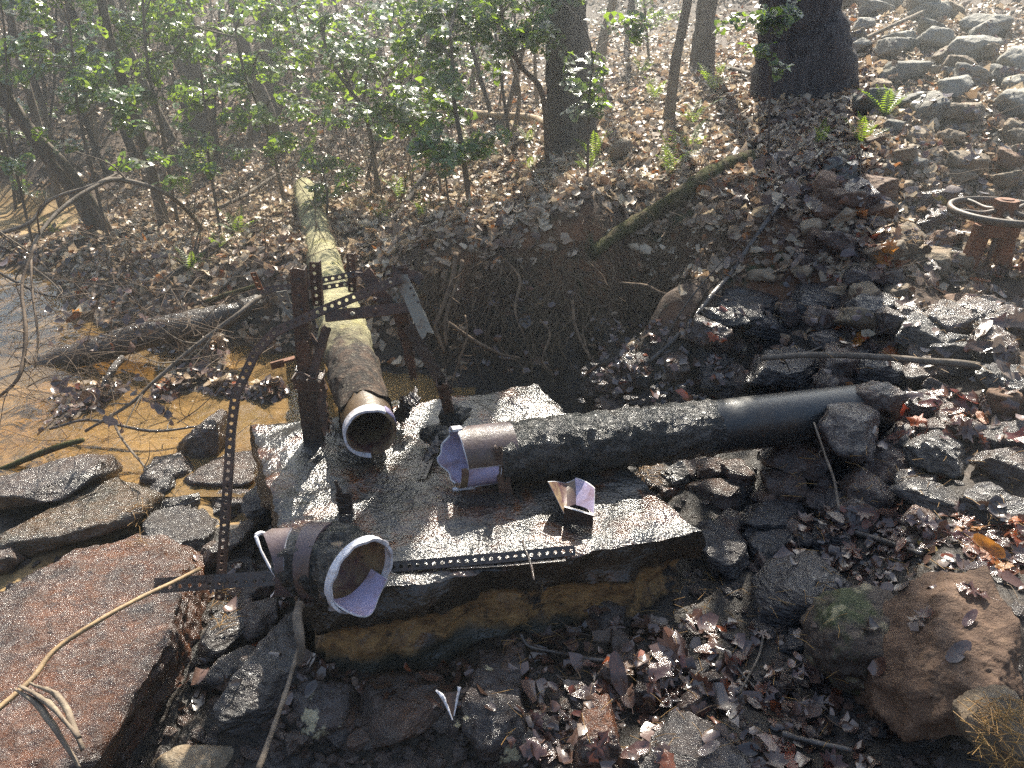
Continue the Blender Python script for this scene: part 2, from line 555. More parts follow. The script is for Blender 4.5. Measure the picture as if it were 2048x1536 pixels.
def m_leafattr(name, rough, tf, coat=0.0, gain=1.0, tcol=None, bump=.3):
    nb = NB(name)
    a = nb.attr('col').outputs['Color']
    c = a
    tc = nb.mix(.6, a, tcol) if tcol else a
    nrm = nb.bump(nb.noise(60, 3), bump, .004)
    return nb.finish(c, rough, nrm, spec=.5, coat=coat, coat_rough=.15, translucent=(tf, tc))


M['litter'] = m_leafattr('dry_leaf_litter', .42, .28)
M['litter_wet'] = m_leafattr('wet_leaf_litter', .22, .18, .8)


def m_objleaf(name, cols, rough, tf, coat=0.0):
    """colour picked per leaf object"""
    nb = NB(name)
    r = rnd_of(nb)
    cr = nb.n('ShaderNodeValToRGB')
    el = cr.color_ramp.elements
    cr.color_ramp.interpolation = 'CONSTANT'
    el[0].color = (*cols[0], 1)
    el[0].position = 0
    el[1].color = (*cols[1], 1)
    el[1].position = 1 / len(cols)
    for i, c in enumerate(cols[2:], 2):
        e = el.new(i / len(cols))
        e.color = (*c, 1)
    nb.l(r, cr.inputs[0])
    c = nb.mix(nb.ramp(nb.noise(30, 4), .4, .7), cr.outputs[0], (.05, .03, .02))
    nrm = nb.bump(nb.noise(40, 3), .3, .004)
    return nb.finish(c, rough, nrm, spec=.5, coat=coat, coat_rough=.14, translucent=(tf, cr.outputs[0]))


M['leaf_brown'] = m_objleaf('dead_brown_leaf', [(.17, .10, .065), (.22, .15, .11), (.28, .21, .16), (.11, .06, .04)], .3, .25, .3)
M['leaf_wetbrown'] = m_objleaf('wet_dead_leaf', [(.10, .045, .03), (.13, .06, .05), (.07, .035, .028), (.12, .07, .055)], .2, .2, .9)
M['leaf_red'] = m_objleaf('red_dead_leaf', [(.20, .035, .02), (.15, .05, .03), (.24, .07, .03), (.11, .035, .025)], .22, .4, .8)
M['leaf_orange'] = m_objleaf('orange_dead_leaf', [(.50, .14, .02), (.42, .12, .03), (.55, .22, .03), (.5, .1, .02)], .35, .45, .2)
M['leaf_yellow'] = m_objleaf('yellow_dead_leaf', [(.50, .33, .06), (.45, .25, .04), (.5, .3, .05), (.5, .33, .06)], .4, .4)
M['holly'] = m_objleaf('glossy_evergreen_leaf', [(.10, .125, .075), (.08, .10, .065), (.125, .15, .06), (.11, .12, .09)], .44, .33, .6)
M['holly_stuff'] = m_leafattr('evergreen_foliage', .30, .38, .35, tcol=(.55, .75, .05))
M['fern'] = m_objleaf('fern_frond', [(.07, .15, .02), (.09, .17, .025), (.05, .11, .02), (.12, .19, .02)], .45, .42)


def holly_fix(m, tcol):
    for n in m.node_tree.nodes:
        if n.type == 'BSDF_TRANSLUCENT':
            for l in list(n.inputs[0].links):
                m.node_tree.links.remove(l)
            n.inputs[0].default_value = (*tcol, 1)


holly_fix(M['holly'], (.36, .55, .04))
holly_fix(M['fern'], (.34, .48, .03))
M['needles'] = m_simple('pine_needles', (.42, .24, .07), (.3, .16, .05), 20, .5, .1, 60, .4)
M['cream'] = m_simple('cream_shard', (.55, .52, .42), (.4, .36, .27), 20, .5, .3, 60)


# ------------------------------------------------------------------ mesh helpers
def tagp(o, label=None, cat=None, group=None, kind=None):
    if label:
        o['label'] = label
    if cat:
        o['category'] = cat
    if group:
        o['group'] = group
    if kind:
        o['kind'] = kind
    return o


class MB:
    def __init__(s):
        s.v, s.f, s.mi, s.c = [], [], [], []
        s.n = 0

    def add(s, verts, faces, mi=0, c=None):
        verts = np.asarray(verts, float)
        s.v.append(verts)
        b = s.n
        for f in faces:
            s.f.append([i + b for i in f])
            s.mi.append(mi)
        s.n += len(verts)
        if c is not None:
            s.c.append(np.tile(np.array([*c, 1.0]), (len(verts), 1)))

    def mesh(s, name, mats, smooth=True, origin=None):
        me = bpy.data.meshes.new(name)
        v = np.concatenate(s.v)
        if origin is not None:
            v = v - np.asarray(origin)
        me.from_pydata(v.tolist(), [], s.f)
        for m in mats:
            me.materials.append(m)
        me.polygons.foreach_set('material_index', s.mi)
        me.polygons.foreach_set('use_smooth', [smooth] * len(s.f))
        if s.c:
            a = me.color_attributes.new('col', 'FLOAT_COLOR', 'POINT')
            a.data.foreach_set('color', np.concatenate(s.c).ravel())
        me.update()
        return me

    def build(s, name, mats, parent=None, smooth=True, origin=None, sharp=None):
        if not isinstance(mats, (list, tuple)):
            mats = [mats]
        if origin is None and parent is None:
            v = np.concatenate(s.v)
            origin = np.array([(v[:, 0].min() + v[:, 0].max()) / 2, (v[:, 1].min() + v[:, 1].max()) / 2, v[:, 2].min()])
        if parent is not None and origin is None:
            origin = np.array(parent.location)
        o = bpy.data.objects.new(name, s.mesh(name, mats, smooth, origin))
        col.objects.link(o)
        if parent is None:
            o.location = origin
        else:
            o.parent = parent
            o.location = np.asarray(origin) - np.array(parent.location)
        if sharp:
            md = o.modifiers.new('edge', 'EDGE_SPLIT')
            md.split_angle = R(sharp)
        return o


def empty(name, loc, label=None, cat=None, group=None):
    o = bpy.data.objects.new(name, None)
    o.empty_display_size = .1
    o.location = loc
    col.objects.link(o)
    return tagp(o, label, cat, group)


def unit(a):
    a = np.asarray(a, float)
    return a / max(np.linalg.norm(a), 1e-9)


def catmull(pts, k=6, extra=None):
    pts = [np.asarray(p, float) for p in pts]
    if len(pts) < 3:
        return np.array([pts[0] + (pts[-1] - pts[0]) * t for t in np.linspace(0, 1, k + 1)])
    P = [2 * pts[0] - pts[1]] + pts + [2 * pts[-1] - pts[-2]]
    out = []
    for i in range(1, len(P) - 2):
        for j in range(k):
            t = j / k
            p0, p1, p2, p3 = P[i - 1], P[i], P[i + 1], P[i + 2]
            out.append(.5 * ((2 * p1) + (-p0 + p2) * t + (2 * p0 - 5 * p1 + 4 * p2 - p3) * t * t + (-p0 + 3 * p1 - 3 * p2 + p3) * t ** 3))
    out.append(pts[-1])
    return np.array(out)


def frames(pts, ref=(0, 0, 1)):
    pts = np.asarray(pts, float)
    t = np.gradient(pts, axis=0)
    t /= np.maximum(np.linalg.norm(t, axis=1), 1e-9)[:, None]
    e = np.asarray(ref, float)
    if abs(e @ t[0]) > .95:
        e = np.array([0, 1.0, 0]) if abs(t[0][1]) < .9 else np.array([1.0, 0, 0])
    E1, E2 = [], []
    for k in range(len(pts)):
        e = e - (e @ t[k]) * t[k]
        e = unit(e)
        E1.append(e)
        E2.append(np.cross(t[k], e))
    return t, np.array(E1), np.array(E2)


def tube(mb, pts, r, seg=8, cap=True, mi=0, rough=0.0, seed=0, c=None):
    pts = np.asarray(pts, float)
    n = len(pts)
    r = np.interp(np.linspace(0, 1, n), np.linspace(0, 1, len(r)), r) if np.ndim(r) else np.full(n, r)
    t, E1, E2 = frames(pts)
    th = np.linspace(0, 2 * math.pi, seg, endpoint=False)
    rr = r[:, None] * np.ones((n, seg))
    if rough:
        g = np.random.default_rng(seed + n)
        lump = np.cumsum(g.normal(size=(n, 1)), 0)
        rr = rr * (1 + rough * g.normal(size=(n, seg)) * .6 + rough * np.sin(lump * .9 + th * 2) * .7)
    v = pts[:, None] + rr[..., None] * (np.cos(th)[None, :, None] * E1[:, None] + np.sin(th)[None, :, None] * E2[:, None])
    v = v.reshape(-1, 3)
    f = []
    for i in range(n - 1):
        for j in range(seg):
            k = (j + 1) % seg
            f.append([i * seg + j, i * seg + k, (i + 1) * seg + k, (i + 1) * seg + j])
    if cap:
        v = np.concatenate([v, pts[:1], pts[-1:]])
        a, b = n * seg, n * seg + 1
        for j in range(seg):
            k = (j + 1) % seg
            f.append([a, k, j])
            f.append([b, (n - 1) * seg + j, (n - 1) * seg + k])
    mb.add(v, f, mi, c)


def box(mb, c, ax, half, mi=0):
    """c centre, ax three unit axes, half three half sizes"""
    c = np.asarray(c, float)
    v = []
    for sx in (-1, 1):
        for sy in (-1, 1):
            for sz in (-1, 1):
                v.append(c + ax[0] * sx * half[0] + ax[1] * sy * half[1] + ax[2] * sz * half[2])
    f = [[0, 1, 3, 2], [4, 6, 7, 5], [0, 4, 5, 1], [2, 3, 7, 6], [0, 2, 6, 4], [1, 5, 7, 3]]
    mb.add(v, f, mi)


# ------------------------------------------------------------------ ground, water
azs = np.concatenate([np.linspace(-math.pi, -.85, 24, endpoint=False), np.linspace(-.85, .85, 430), np.linspace(.85, math.pi, 25)[1:]])
rs = np.concatenate([[.05], np.geomspace(.35, 1.2, 22, endpoint=False), np.geomspace(1.2, 9, 230, endpoint=False), np.geomspace(9, 60, 40)])
AZ, RR = np.meshgrid(azs, rs)
GX, GY = np.sin(AZ) * RR, np.cos(AZ) * RR
GZ = H(GX, GY)
gv = np.stack([GX, GY, GZ], -1).reshape(-1, 3)
na, nr = len(azs), len(rs)
idx = np.arange(na * nr).reshape(nr, na)
q = np.stack([idx[:-1, :-1], idx[:-1, 1:], idx[1:, 1:], idx[1:, :-1]], -1)[:, :, ::-1].reshape(-1, 4)
me = bpy.data.meshes.new('ground')
me.from_pydata(gv.tolist(), [], q.tolist())
# masks from the real shape of the place
gxr = (np.roll(GZ, -1, 0) - np.roll(GZ, 1, 0)) / np.maximum(np.roll(RR, -1, 0) - np.roll(RR, 1, 0), 1e-3)
slope = np.clip(np.abs(gxr), 0, 3)
nz = SinNoise(11, ((.8, .5), (2.5, .3)), dim=2)(np.stack([GX.ravel(), GY.ravel()], 1)).reshape(GZ.shape)
clay = np.clip((slope + .2 * nz - .75) * 2.2, 0, 1) * (RR < 8)
near = np.clip((4.4 - RR) * 1.6, 0, 1)
wet = near * np.clip((.18 - GZ + nz * .1) * 5, 0, 1)
sand = np.clip((-.325 - GZ) * 40, 0, 1) * np.clip((-.25 - AZ) * 6 + nz * .5, 0, 1) * (RR > 2.75)
sand = np.maximum(sand, np.clip((-.33 - GZ) * 20, 0, 1) * ((AZ < -.08) & (RR > 2.9)) * .8)
bankshade = clay * np.clip((.12 - GZ) * 4, 0, 1)  # shade painted into the colour low on the steep bank
wet = np.maximum(wet, bankshade) * (1 - sand)  # bank shade rides along in the wet mask
ca = me.color_attributes.new('mask', 'FLOAT_COLOR', 'POINT')
ca.data.foreach_set('color', np.stack([clay, wet, sand, np.ones_like(sand)], -1).ravel())
me.materials.append(M['ground'])
me.polygons.foreach_set('use_smooth', [True] * len(me.polygons))
g_o = bpy.data.objects.new('ground', me)
col.objects.link(g_o)
tagp(g_o, 'wooded creek bank and hillside ground of leaves, clay and sand', kind='structure')

WZ = -.335
mb = MB()
ws = [(-9, 2.6), (-1.1, 2.6), (-.8, 2.55), (-.55, 2.4), (-.2, 3.0), (-.2, 4.6), (-2.2, 5.9), (-7, 7.0)]
mb.add([(x, y, WZ) for x, y in ws], [list(range(len(ws)))])
w_o = mb.build('water', M['water'], smooth=False, origin=(0, 0, 0))
tagp(w_o, 'shallow tea-coloured creek water over orange sand', kind='structure')

# thin fog volume added to imitate a lens-flare veil
mb = MB()
box(mb, np.array([0, 0, 6.0]), [RT, np.array([0, 1.0, 0]), np.array([0, 0, 1.0])], (63, 63, 8.0))
hz = mb.mesh('flare_haze', [], smooth=False)
hm = bpy.data.materials.new('flare_veil')
hm.use_nodes = True
hm.node_tree.nodes.clear()
vo = hm.node_tree.nodes.new('ShaderNodeVolumePrincipled')
vo.inputs['Color'].default_value = (.94, .99, .96, 1)
vo.inputs['Density'].default_value = .0125
vo.inputs['Anisotropy'].default_value = .65
mo = hm.node_tree.nodes.new('ShaderNodeOutputMaterial')
hm.node_tree.links.new(vo.outputs[0], mo.inputs['Volume'])
hz.materials.append(hm)
ho = bpy.data.objects.new('flare_haze', hz)
tagp(ho, 'thin added fog imitating a lens-flare veil over the view', kind='stuff')

# ------------------------------------------------------------------ concrete slab
A_, B_, C_, D_ = PZ(500, 850, 0), PZ(1078, 770, 0), PZ(1405, 1062, 0), PZ(598, 1212, 0)
SLABN = SinNoise(21, ((1.4, .006), (5, .0035), (14, .002)))


def slab_mesh():
    n = 60
    mb = MB()
    s = np.linspace(0, 1, n)
    S, T = np.meshgrid(s, s)

    def bil(S, T):
        return ((1 - S) * (1 - T))[..., None] * A_ + (S * (1 - T))[..., None] * B_ + (S * T)[..., None] * C_ + ((1 - S) * T)[..., None] * D_

    top = bil(S, T)
    top[..., 2] += SLABN(top.reshape(-1, 3)).reshape(n, n)
    edge = np.minimum(np.minimum(S, 1 - S), np.minimum(T, 1 - T))
    ragged = SinNoise(5, ((9, .008), (24, .005)))
    cen = (A_ + B_ + C_ + D_) / 4
    dirs = cen - top
    dirs[..., 2] = 0
    dirs /= np.linalg.norm(dirs, axis=-1)[..., None] + 1e-9
    rg = np.abs(ragged(top.reshape(-1, 3)).reshape(n, n))
    top += dirs * (np.clip(1 - edge * 25, 0, 1) * rg)[..., None]
    top[..., 2] -= np.clip(1 - edge * 45, 0, 1) * .008
    ii = np.arange(n * n).reshape(n, n)
    mb.add(top.reshape(-1, 3), np.stack([ii[:-1, :-1], ii[1:, :-1], ii[1:, 1:], ii[:-1, 1:]], -1).reshape(-1, 4).tolist())
    ring = np.concatenate([top[0, :-1], top[:-1, -1], top[-1, :0:-1], top[:0:-1, 0]])
    m = len(ring)
    out = ring - cen
    out[:, 2] = 0
    out /= np.linalg.norm(out, axis=1)[:, None]
    rows = []
    zs = np.linspace(0, 1, 16)
    fn = SinNoise(8, ((3, .02), (9, .011), (26, .006)))
    for z in zs:
        p = ring.copy()
        p[:, 2] = ring[:, 2] - z * .42
        p += out * ((-.0 + fn(p)) * min(1, z * 6) - .02 * (z > .3) + .012 * np.sin(z * 9))[:, None]
        rows.append(p)
    v = np.array(rows).reshape(-1, 3)
    f = []
    for i in range(len(zs) - 1):
        for j in range(m):
            k = (j + 1) % m
            f.append([i * m + j, (i + 1) * m + j, (i + 1) * m + k, i * m + k])
    mb.add(v, f)
    return mb


slab = slab_mesh().build('concrete_slab', M['concrete'], origin=(0, 0, 0), sharp=50)
tagp(slab, 'square wet concrete slab in the middle carrying the broken pipes', 'concrete slab')


# ------------------------------------------------------------------ rocks
def ico(sub):
    import bmesh
    bm = bmesh.new()
    bmesh.ops.create_icosphere(bm, subdivisions=sub, radius=1)
    v = np.array([x.co[:] for x in bm.verts])
    f = [[y.index for y in x.verts] for x in bm.faces]
    bm.free()
    return v / np.linalg.norm(v, axis=1)[:, None], f


ICO = {k: ico(k) for k in (3, 4, 5, 6)}


def hull_rock(N, h, sub, soft, amp, seed, size):
    """body bounded by the planes n.x <= h, with slightly rounded and roughened edges"""
    d, f = ICO[sub]
    N = N / np.linalg.norm(N, axis=1)[:, None]
    x = (d @ N.T) / h[None]
    x = np.maximum(x, 1e-4)
    r = 1 / (np.power(np.power(x, soft).sum(1), 1 / soft))
    p = d * r[:, None]
    nz = SinNoise(seed, ((2.2 / size, .5), (6 / size, .28), (15 / size, .13)))
    nn = nz(p)
    p = p * (1 + amp * nn)[:, None]
    return p, f


RZ = {}


def rock_poly(poly, mat, label, frac=.5, dep=None, sub=4, soft=44, amp=.05, group=None, name='rock', lift=0.0, tilt=(0, 0), kind_cat='rock'):
    poly = np.array(poly, float)
    cu, cv = poly.mean(0)
    # area centroid
    x, y = poly[:, 0], poly[:, 1]
    cr = x * np.roll(y, -1) - np.roll(x, -1) * y
    A = cr.sum() / 2
    if abs(A) > 1:
        cu = ((x + np.roll(x, -1)) * cr).sum() / (6 * A)
        cv = ((y + np.roll(y, -1)) * cr).sum() / (6 * A)
    auto = dep is None
    if auto:
        vb = min(poly[:, 1].max(), 1560)
        dep = DG(cu, vb)
    dep -= lift
    s = dep / F
    P = np.stack([(x - cu) * s, -(y - cv) * s], 1)
    if A > 0:          # make edge normals point outwards in the right/up frame
        P = P[::-1]
    c3 = PD(cu, cv, dep)
    Hh = P[:, 1].max() - P[:, 1].min()
    Wd = P[:, 0].max() - P[:, 0].min()
    size = math.sqrt(Hh * Wd) / 2
    T = frac * Hh / .53
    T = max(T, .5 * min(Wd, Hh))
    tb, tf = T * .45, T * .55
    if auto:
        c3 = PD(cu, cv, dep + tf * .42 - .015)
    g = np.random.default_rng(abs(hash((int(cu), int(cv)))) % 99999)
    Ns, hs = [], []
    m = len(P)
    for i in range(m):
        a, b = P[i], P[(i + 1) % m]
        e = b - a
        if np.linalg.norm(e) < 1e-5:
            continue
        n2 = np.array([e[1], -e[0]]) / np.linalg.norm(e)
        h = n2 @ a
        if h < 0:
            n2, h = -n2, -h
        h = max(h, .15 * size)
        Ns.append([n2[0], n2[1], g.normal() * .10])
        hs.append(h)
    ut = P[:, 1].max()
    ht = max(.883 * ut - .469 * tb, .25 * size)
    tj = .25 if frac > .8 else 1
    Ns.append([tilt[0] * .5 + g.normal() * .16 * tj, .883, -.469 + tilt[1] + g.normal() * .07 * tj])
    hs.append(ht)
    Ns.append([g.normal() * .12, -.2, -1])
    hs.append(tf)
    Ns.append([g.normal() * .1, .1, 1])
    hs.append(tb * 1.1)
    for k in range(2 if frac > .8 else 7):
        a = g.uniform(0, 6.28)
        nv = unit([math.cos(a) * g.uniform(.4, 1), math.sin(a) * g.uniform(.3, .9), -.75])
        # shave a corner: just inside the body's own extent that way
        ext = min(h_ / max(1e-3, float(np.dot(unit(N_), nv))) for N_, h_ in zip(Ns, hs) if float(np.dot(unit(N_), nv)) > .15)
        Ns.append(nv)
        hs.append(ext * g.uniform(.93, 1.02))
    p, f = hull_rock(np.array(Ns), np.array(hs), sub, soft, amp, int(g.integers(1e6)), size)
    w = c3[None] + p[:, 0:1] * RT + p[:, 1:2] * UP + p[:, 2:3] * FW
    mb = MB()
    mb.add(w, f)
    o = mb.build(name, M[mat], origin=c3)
    tagp(o, label, kind_cat, group)
    return o


W, S_, O_, G_, L_, B, MO, D, GR = 'rock_wet', 'rock_slate', 'rock_orange', 'rock_green', 'rock_lichen', 'rock_brown', 'rock_mossy', 'rock_dry', 'rock_grey'
ROCKS = [
    # left foreground
    ([(-90, 1190), (40, 1095), (190, 1062), (300, 1110), (370, 1215), (400, 1290), (380, 1400), (360, 1500), (260, 1530), (170, 1510), (90, 1420), (-90, 1400)], O_, 'huge flat wet boulder stained orange, crossed by the bleached stick', .95, dict(sub=6, amp=.05)),
    ([(-60, 1395), (20, 1390), (45, 1420), (30, 1450), (0, 1460), (-60, 1450)], O_, 'dark orange-stained rock cut off by the frame beside the huge flat boulder', .5, {}),
    ([(30, 1065), (130, 990), (230, 975), (300, 1000), (280, 1050), (200, 1075), (60, 1118), (40, 1120)], G_, 'long olive-brown flat rock behind the huge flat boulder', .9, dict(sub=5)),
    ([(-20, 960), (60, 925), (180, 920), (200, 960), (215, 985), (130, 1000), (40, 1070), (-20, 1085)], W, 'glinting purple-brown boulder at the creek edge with a frothy bright top', .85, dict(sub=5)),
    ([(-20, 1085), (20, 1090), (42, 1120), (20, 1145), (-20, 1150)], W, 'small dark brown rock wedged above the huge flat boulder by the frame edge', .4, {}),
    ([(355, 905), (400, 850), (442, 812), (450, 880), (432, 938), (400, 945), (365, 930)], W, 'pointed upright brown rock standing in the edge of the creek', .25, dict(sub=5)),
    ([(285, 975), (303, 915), (345, 905), (378, 935), (392, 955), (340, 985)], W, 'domed brown rock touching the pointed upright rock', .5, {}),
    ([(292, 992), (310, 957), (335, 950), (345, 975), (320, 1003)], S_, 'small shiny knob of rock below the domed brown rock', .6, {}),
    ([(335, 975), (345, 963), (375, 965), (376, 990), (340, 1000)], S_, 'small rounded wet stone right of the shiny knob of rock', .6, {}),
    ([(370, 975), (420, 915), (500, 900), (518, 960), (490, 975), (430, 985)], W, 'low glinting slab of rock beside the upper left corner of the concrete', .85, dict(sub=5)),
    ([(285, 1030), (300, 1005), (400, 985), (415, 1003), (400, 1022), (330, 1030)], S_, 'thin dark ledge of rock above the round grey boulder', .4, {}),
    ([(275, 1070), (290, 1028), (340, 1018), (385, 1035), (417, 1065), (410, 1100), (370, 1145), (325, 1130), (280, 1100)], S_, 'round blue-grey wet boulder left of the hanging perforated strap', .8, dict(sub=5)),
    ([(412, 1000), (445, 982), (490, 1000), (482, 1022), (430, 1032)], S_, 'flat grey stone behind the hanging perforated strap', .7, {}),
    ([(488, 990), (520, 960), (538, 1000), (545, 1045), (510, 1055), (490, 1025)], S_, 'dark stone against the left side of the concrete slab', .5, {}),
    ([(372, 1150), (420, 1095), (500, 1035), (520, 1055), (460, 1110), (410, 1165)], W, 'long brown-edged rock slanting behind the hanging strap', .7, {}),
    ([(445, 1178), (480, 1168), (550, 1165), (556, 1190), (500, 1205), (455, 1203)], O_, 'rock with a bright orange end under the perforated bar', .6, {}),
    ([(472, 1228), (500, 1205), (550, 1195), (558, 1240), (545, 1262), (500, 1275), (475, 1255)], W, 'egg-shaped dark rock under the broken elbow', .5, {}),
    ([(395, 1290), (425, 1235), (475, 1225), (490, 1260), (450, 1310), (410, 1325)], S_, 'blue-grey stone between the huge flat boulder and the egg-shaped rock', .6, {}),
    ([(410, 1350), (440, 1318), (500, 1290), (505, 1320), (470, 1350), (430, 1372)], S_, 'small grey stone in muck left of the slab corner', .5, {}),
    ([(445, 1400), (500, 1305), (590, 1240), (604, 1330), (590, 1400), (560, 1450), (480, 1450)], S_, 'cracked dark slab rock against the front left corner of the concrete', .7, dict(sub=5)),
    ([(470, 1460), (530, 1430), (600, 1450), (650, 1500), (700, 1560), (480, 1560)], S_, 'smooth dark rock at the bottom edge below the cracked slab rock', .8, dict(sub=5)),
    ([(575, 1402), (592, 1375), (690, 1380), (697, 1430), (665, 1470), (612, 1472)], L_, 'squat dark rock with cream lichen patches below the slab corner', .5, dict(sub=5)),
    ([(695, 1388), (870, 1362), (890, 1405), (912, 1432), (870, 1472), (780, 1485), (700, 1512)], W, 'rectangular reddish-brown block below the concrete slab', .75, dict(sub=5, soft=40)),
    ([(695, 1540), (720, 1510), (790, 1495), (880, 1490), (905, 1540), (880, 1580), (700, 1580)], W, 'rounded wet rock at the bottom edge under the rectangular block', .8, dict(sub=5)),
    ([(922, 1400), (960, 1338), (1010, 1328), (1042, 1390), (1055, 1440), (1050, 1490), (990, 1530), (930, 1450)], L_, 'tall purple-black rock with a cream patch on its top and foot', .6, dict(sub=5)),
    ([(25, 1480), (70, 1440), (130, 1430), (158, 1480), (168, 1560), (20, 1560)], W, 'frosty-glinting rock in the bottom left corner beside the bark strip', .8, dict(sub=5)),
    ([(275, 1540), (350, 1500), (490, 1508), (505, 1560), (275, 1560)], D, 'pitted grey-brown rock at the bottom edge beside the huge flat boulder', .7, {}),
    ([(1152, 1480), (1165, 1425), (1185, 1403), (1215, 1405), (1237, 1470), (1215, 1560), (1150, 1560)], O_, 'narrow upright orange-brown wet rock among leaves at the bottom edge', .3, dict(sub=5)),
    ([(1275, 1530), (1350, 1455), (1420, 1470), (1480, 1500), (1540, 1560), (1270, 1560)], S_, 'broad glinting rock at the bottom edge among red leaves', .9, dict(sub=5)),
    # right foreground
    ([(1515, 1182), (1560, 1132), (1640, 1113), (1705, 1172), (1645, 1230), (1560, 1255), (1518, 1262)], S_, 'layered purple-grey rock with ridged grain below the wet stick', .55, dict(sub=5)),
    ([(1617, 1295), (1640, 1225), (1700, 1178), (1800, 1165), (1832, 1240), (1822, 1295), (1790, 1360), (1750, 1412), (1680, 1385), (1630, 1335)], MO, 'large rounded dark boulder with green moss on its foot', .35, dict(sub=6, soft=10)),
    ([(1770, 1370), (1830, 1285), (1905, 1215), (2000, 1165), (2110, 1150), (2110, 1380), (1990, 1410), (1935, 1460), (1890, 1560), (1800, 1560), (1765, 1450)], B, 'biggest rough brown boulder filling the lower right corner', .5, dict(sub=6, amp=.06)),
    ([(1938, 1455), (1990, 1402), (2060, 1395), (2080, 1540), (2000, 1535), (1950, 1495)], D, 'pale tan rock strewn with pine needles in the bottom right corner', .6, dict(lift=.25, sub=5)),
    ([(1392, 1078), (1440, 1045), (1490, 1080), (1497, 1130), (1460, 1152), (1412, 1125)], S_, 'blue-glinting rock just off the right corner of the concrete slab', .6, dict(sub=5)),
    ([(1412, 1048), (1430, 1038), (1452, 1045), (1455, 1065), (1430, 1070)], O_, 'small bright pebble-topped stone at the right corner of the slab', .6, {}),
    ([(1498, 1085), (1520, 1065), (1580, 1060), (1603, 1095), (1550, 1122), (1505, 1112)], S_, 'flat swirled grey rock with a rusty patch', .8, {}),
    ([(1478, 1040), (1540, 1000), (1640, 1008), (1655, 1045), (1570, 1060), (1490, 1060)], S_, 'rough-skinned wide flat rock right of the slab corner', .85, dict(sub=5, amp=.08)),
    ([(1350, 988), (1430, 955), (1500, 968), (1542, 990), (1480, 1022), (1400, 1008)], W, 'lens-shaped flat brown rock right of the concrete slab', .8, dict(sub=5)),
    ([(1525, 935), (1600, 948), (1612, 985), (1580, 1012), (1535, 1000)], W, 'angular dark rock with a pale triangular face', .4, {}),
    ([(1525, 920), (1600, 862), (1640, 868), (1655, 915), (1640, 972), (1595, 955), (1535, 935)], W, 'big brown angular rock below the buried end of the black pipe', .45, dict(sub=5)),
    ([(1630, 862), (1660, 803), (1700, 785), (1750, 795), (1765, 830), (1725, 905), (1695, 922), (1650, 900)], W, 'large dark rock leaning over the buried end of the black pipe', .5, dict(sub=5, lift=.16)),
    ([(1318, 948), (1365, 918), (1382, 955), (1352, 978)], S_, 'small silvery-grained rock right of the slab edge under the black pipe', .5, {}),
    ([(1395, 912), (1445, 918), (1452, 950), (1395, 955)], W, 'small rusty-brown rock under the black pipe', .5, {}),
    ([(1450, 928), (1490, 920), (1512, 962), (1482, 975), (1455, 960)], W, 'small notched rock between the brown rocks under the black pipe', .5, {}),
    ([(1718, 905), (1800, 868), (1832, 905), (1825, 958), (1770, 972), (1722, 950)], W, 'blocky wet rock capped by a heap of red leaves', .5, dict(sub=5)),
    ([(1825, 890), (1900, 852), (1950, 880), (1938, 930), (1885, 952), (1832, 935)], S_, 'grey rounded rock with bright nicks in front of the red leaf heap', .55, dict(sub=5)),
    ([(1968, 925), (2010, 895), (2080, 885), (2080, 985), (2005, 965)], W, 'sunlit wet rock at the right frame edge with a frosted top', .7, dict(sub=5)),
    ([(1790, 985), (1840, 958), (1920, 985), (1942, 1008), (1850, 1022)], S_, 'pale-topped flat stone below the rounded grey rock', .7, {}),
    ([(1690, 975), (1735, 930), (1782, 985), (1745, 1028), (1695, 1015)], W, 'dark wedge rock right of the thin grey twig', .5, {}),
    ([(1612, 985), (1650, 970), (1672, 1005), (1640, 1025), (1605, 1010)], W, 'small brown rock at the foot of the thin grey twig', .5, {}),
    ([(1930, 1020), (1990, 985), (2070, 1000), (2070, 1050), (1960, 1050)], S_, 'low dark rock under red leaves by the right frame edge', .7, {}),
    # mid right bank
    ([(1424, 612), (1442, 568), (1482, 556), (1572, 552), (1592, 600), (1578, 640), (1520, 665), (1455, 650)], S_, 'large flat-topped blue-grey rock overhanging at the head of the rock pile', .72, dict(sub=5, lift=.08)),
    ([(1590, 612), (1618, 562), (1680, 558), (1697, 608), (1662, 650), (1605, 648)], S_, 'big blue-grey rock right of the overhanging flat-topped one', .6, dict(sub=5)),
    ([(1688, 545), (1720, 520), (1782, 524), (1788, 552), (1740, 582), (1692, 572)], W, 'flat rock with white glinting leaves above the blue-grey rocks', .7, {}),
    ([(1700, 602), (1740, 576), (1790, 572), (1792, 612), (1748, 652), (1712, 640)], S_, 'upright grey rock with a small orange leaf on top', .45, {}),
    ([(1750, 625), (1800, 604), (1842, 640), (1842, 670), (1790, 682), (1755, 668)], W, 'bright-rimmed brown rock in the middle of the rock pile', .5, dict(sub=5)),
    ([(1852, 632), (1900, 590), (1942, 600), (1925, 668), (1880, 682)], W, 'tall wedge rock glinting white right of the bright-rimmed rock', .5, {}),
    ([(1908, 615), (1960, 585), (2012, 590), (2018, 632), (1982, 672), (1922, 665)], W, 'mottled brown rock below the handwheel stand', .5, dict(sub=5)),
    ([(1628, 668), (1680, 655), (1712, 690), (1672, 706), (1635, 697)], S_, 'flaky flat stone just above the smooth branch', .7, {}),
    ([(1908, 692), (1950, 660), (1985, 668), (1972, 703), (1930, 710)], S_, 'pale pointed stone just above the branch near the right edge', .6, {}),
    ([(1490, 545), (1540, 525), (1567, 542), (1542, 566), (1497, 562)], D, 'small tan stone sitting on the overhanging flat-topped rock', .6, {}),
    ([(1818, 505), (1850, 480), (1942, 508), (1932, 545), (1870, 557), (1825, 532)], D, 'tan rock with a sun-bleached white top left of the handwheel stand', .6, dict(sub=5)),
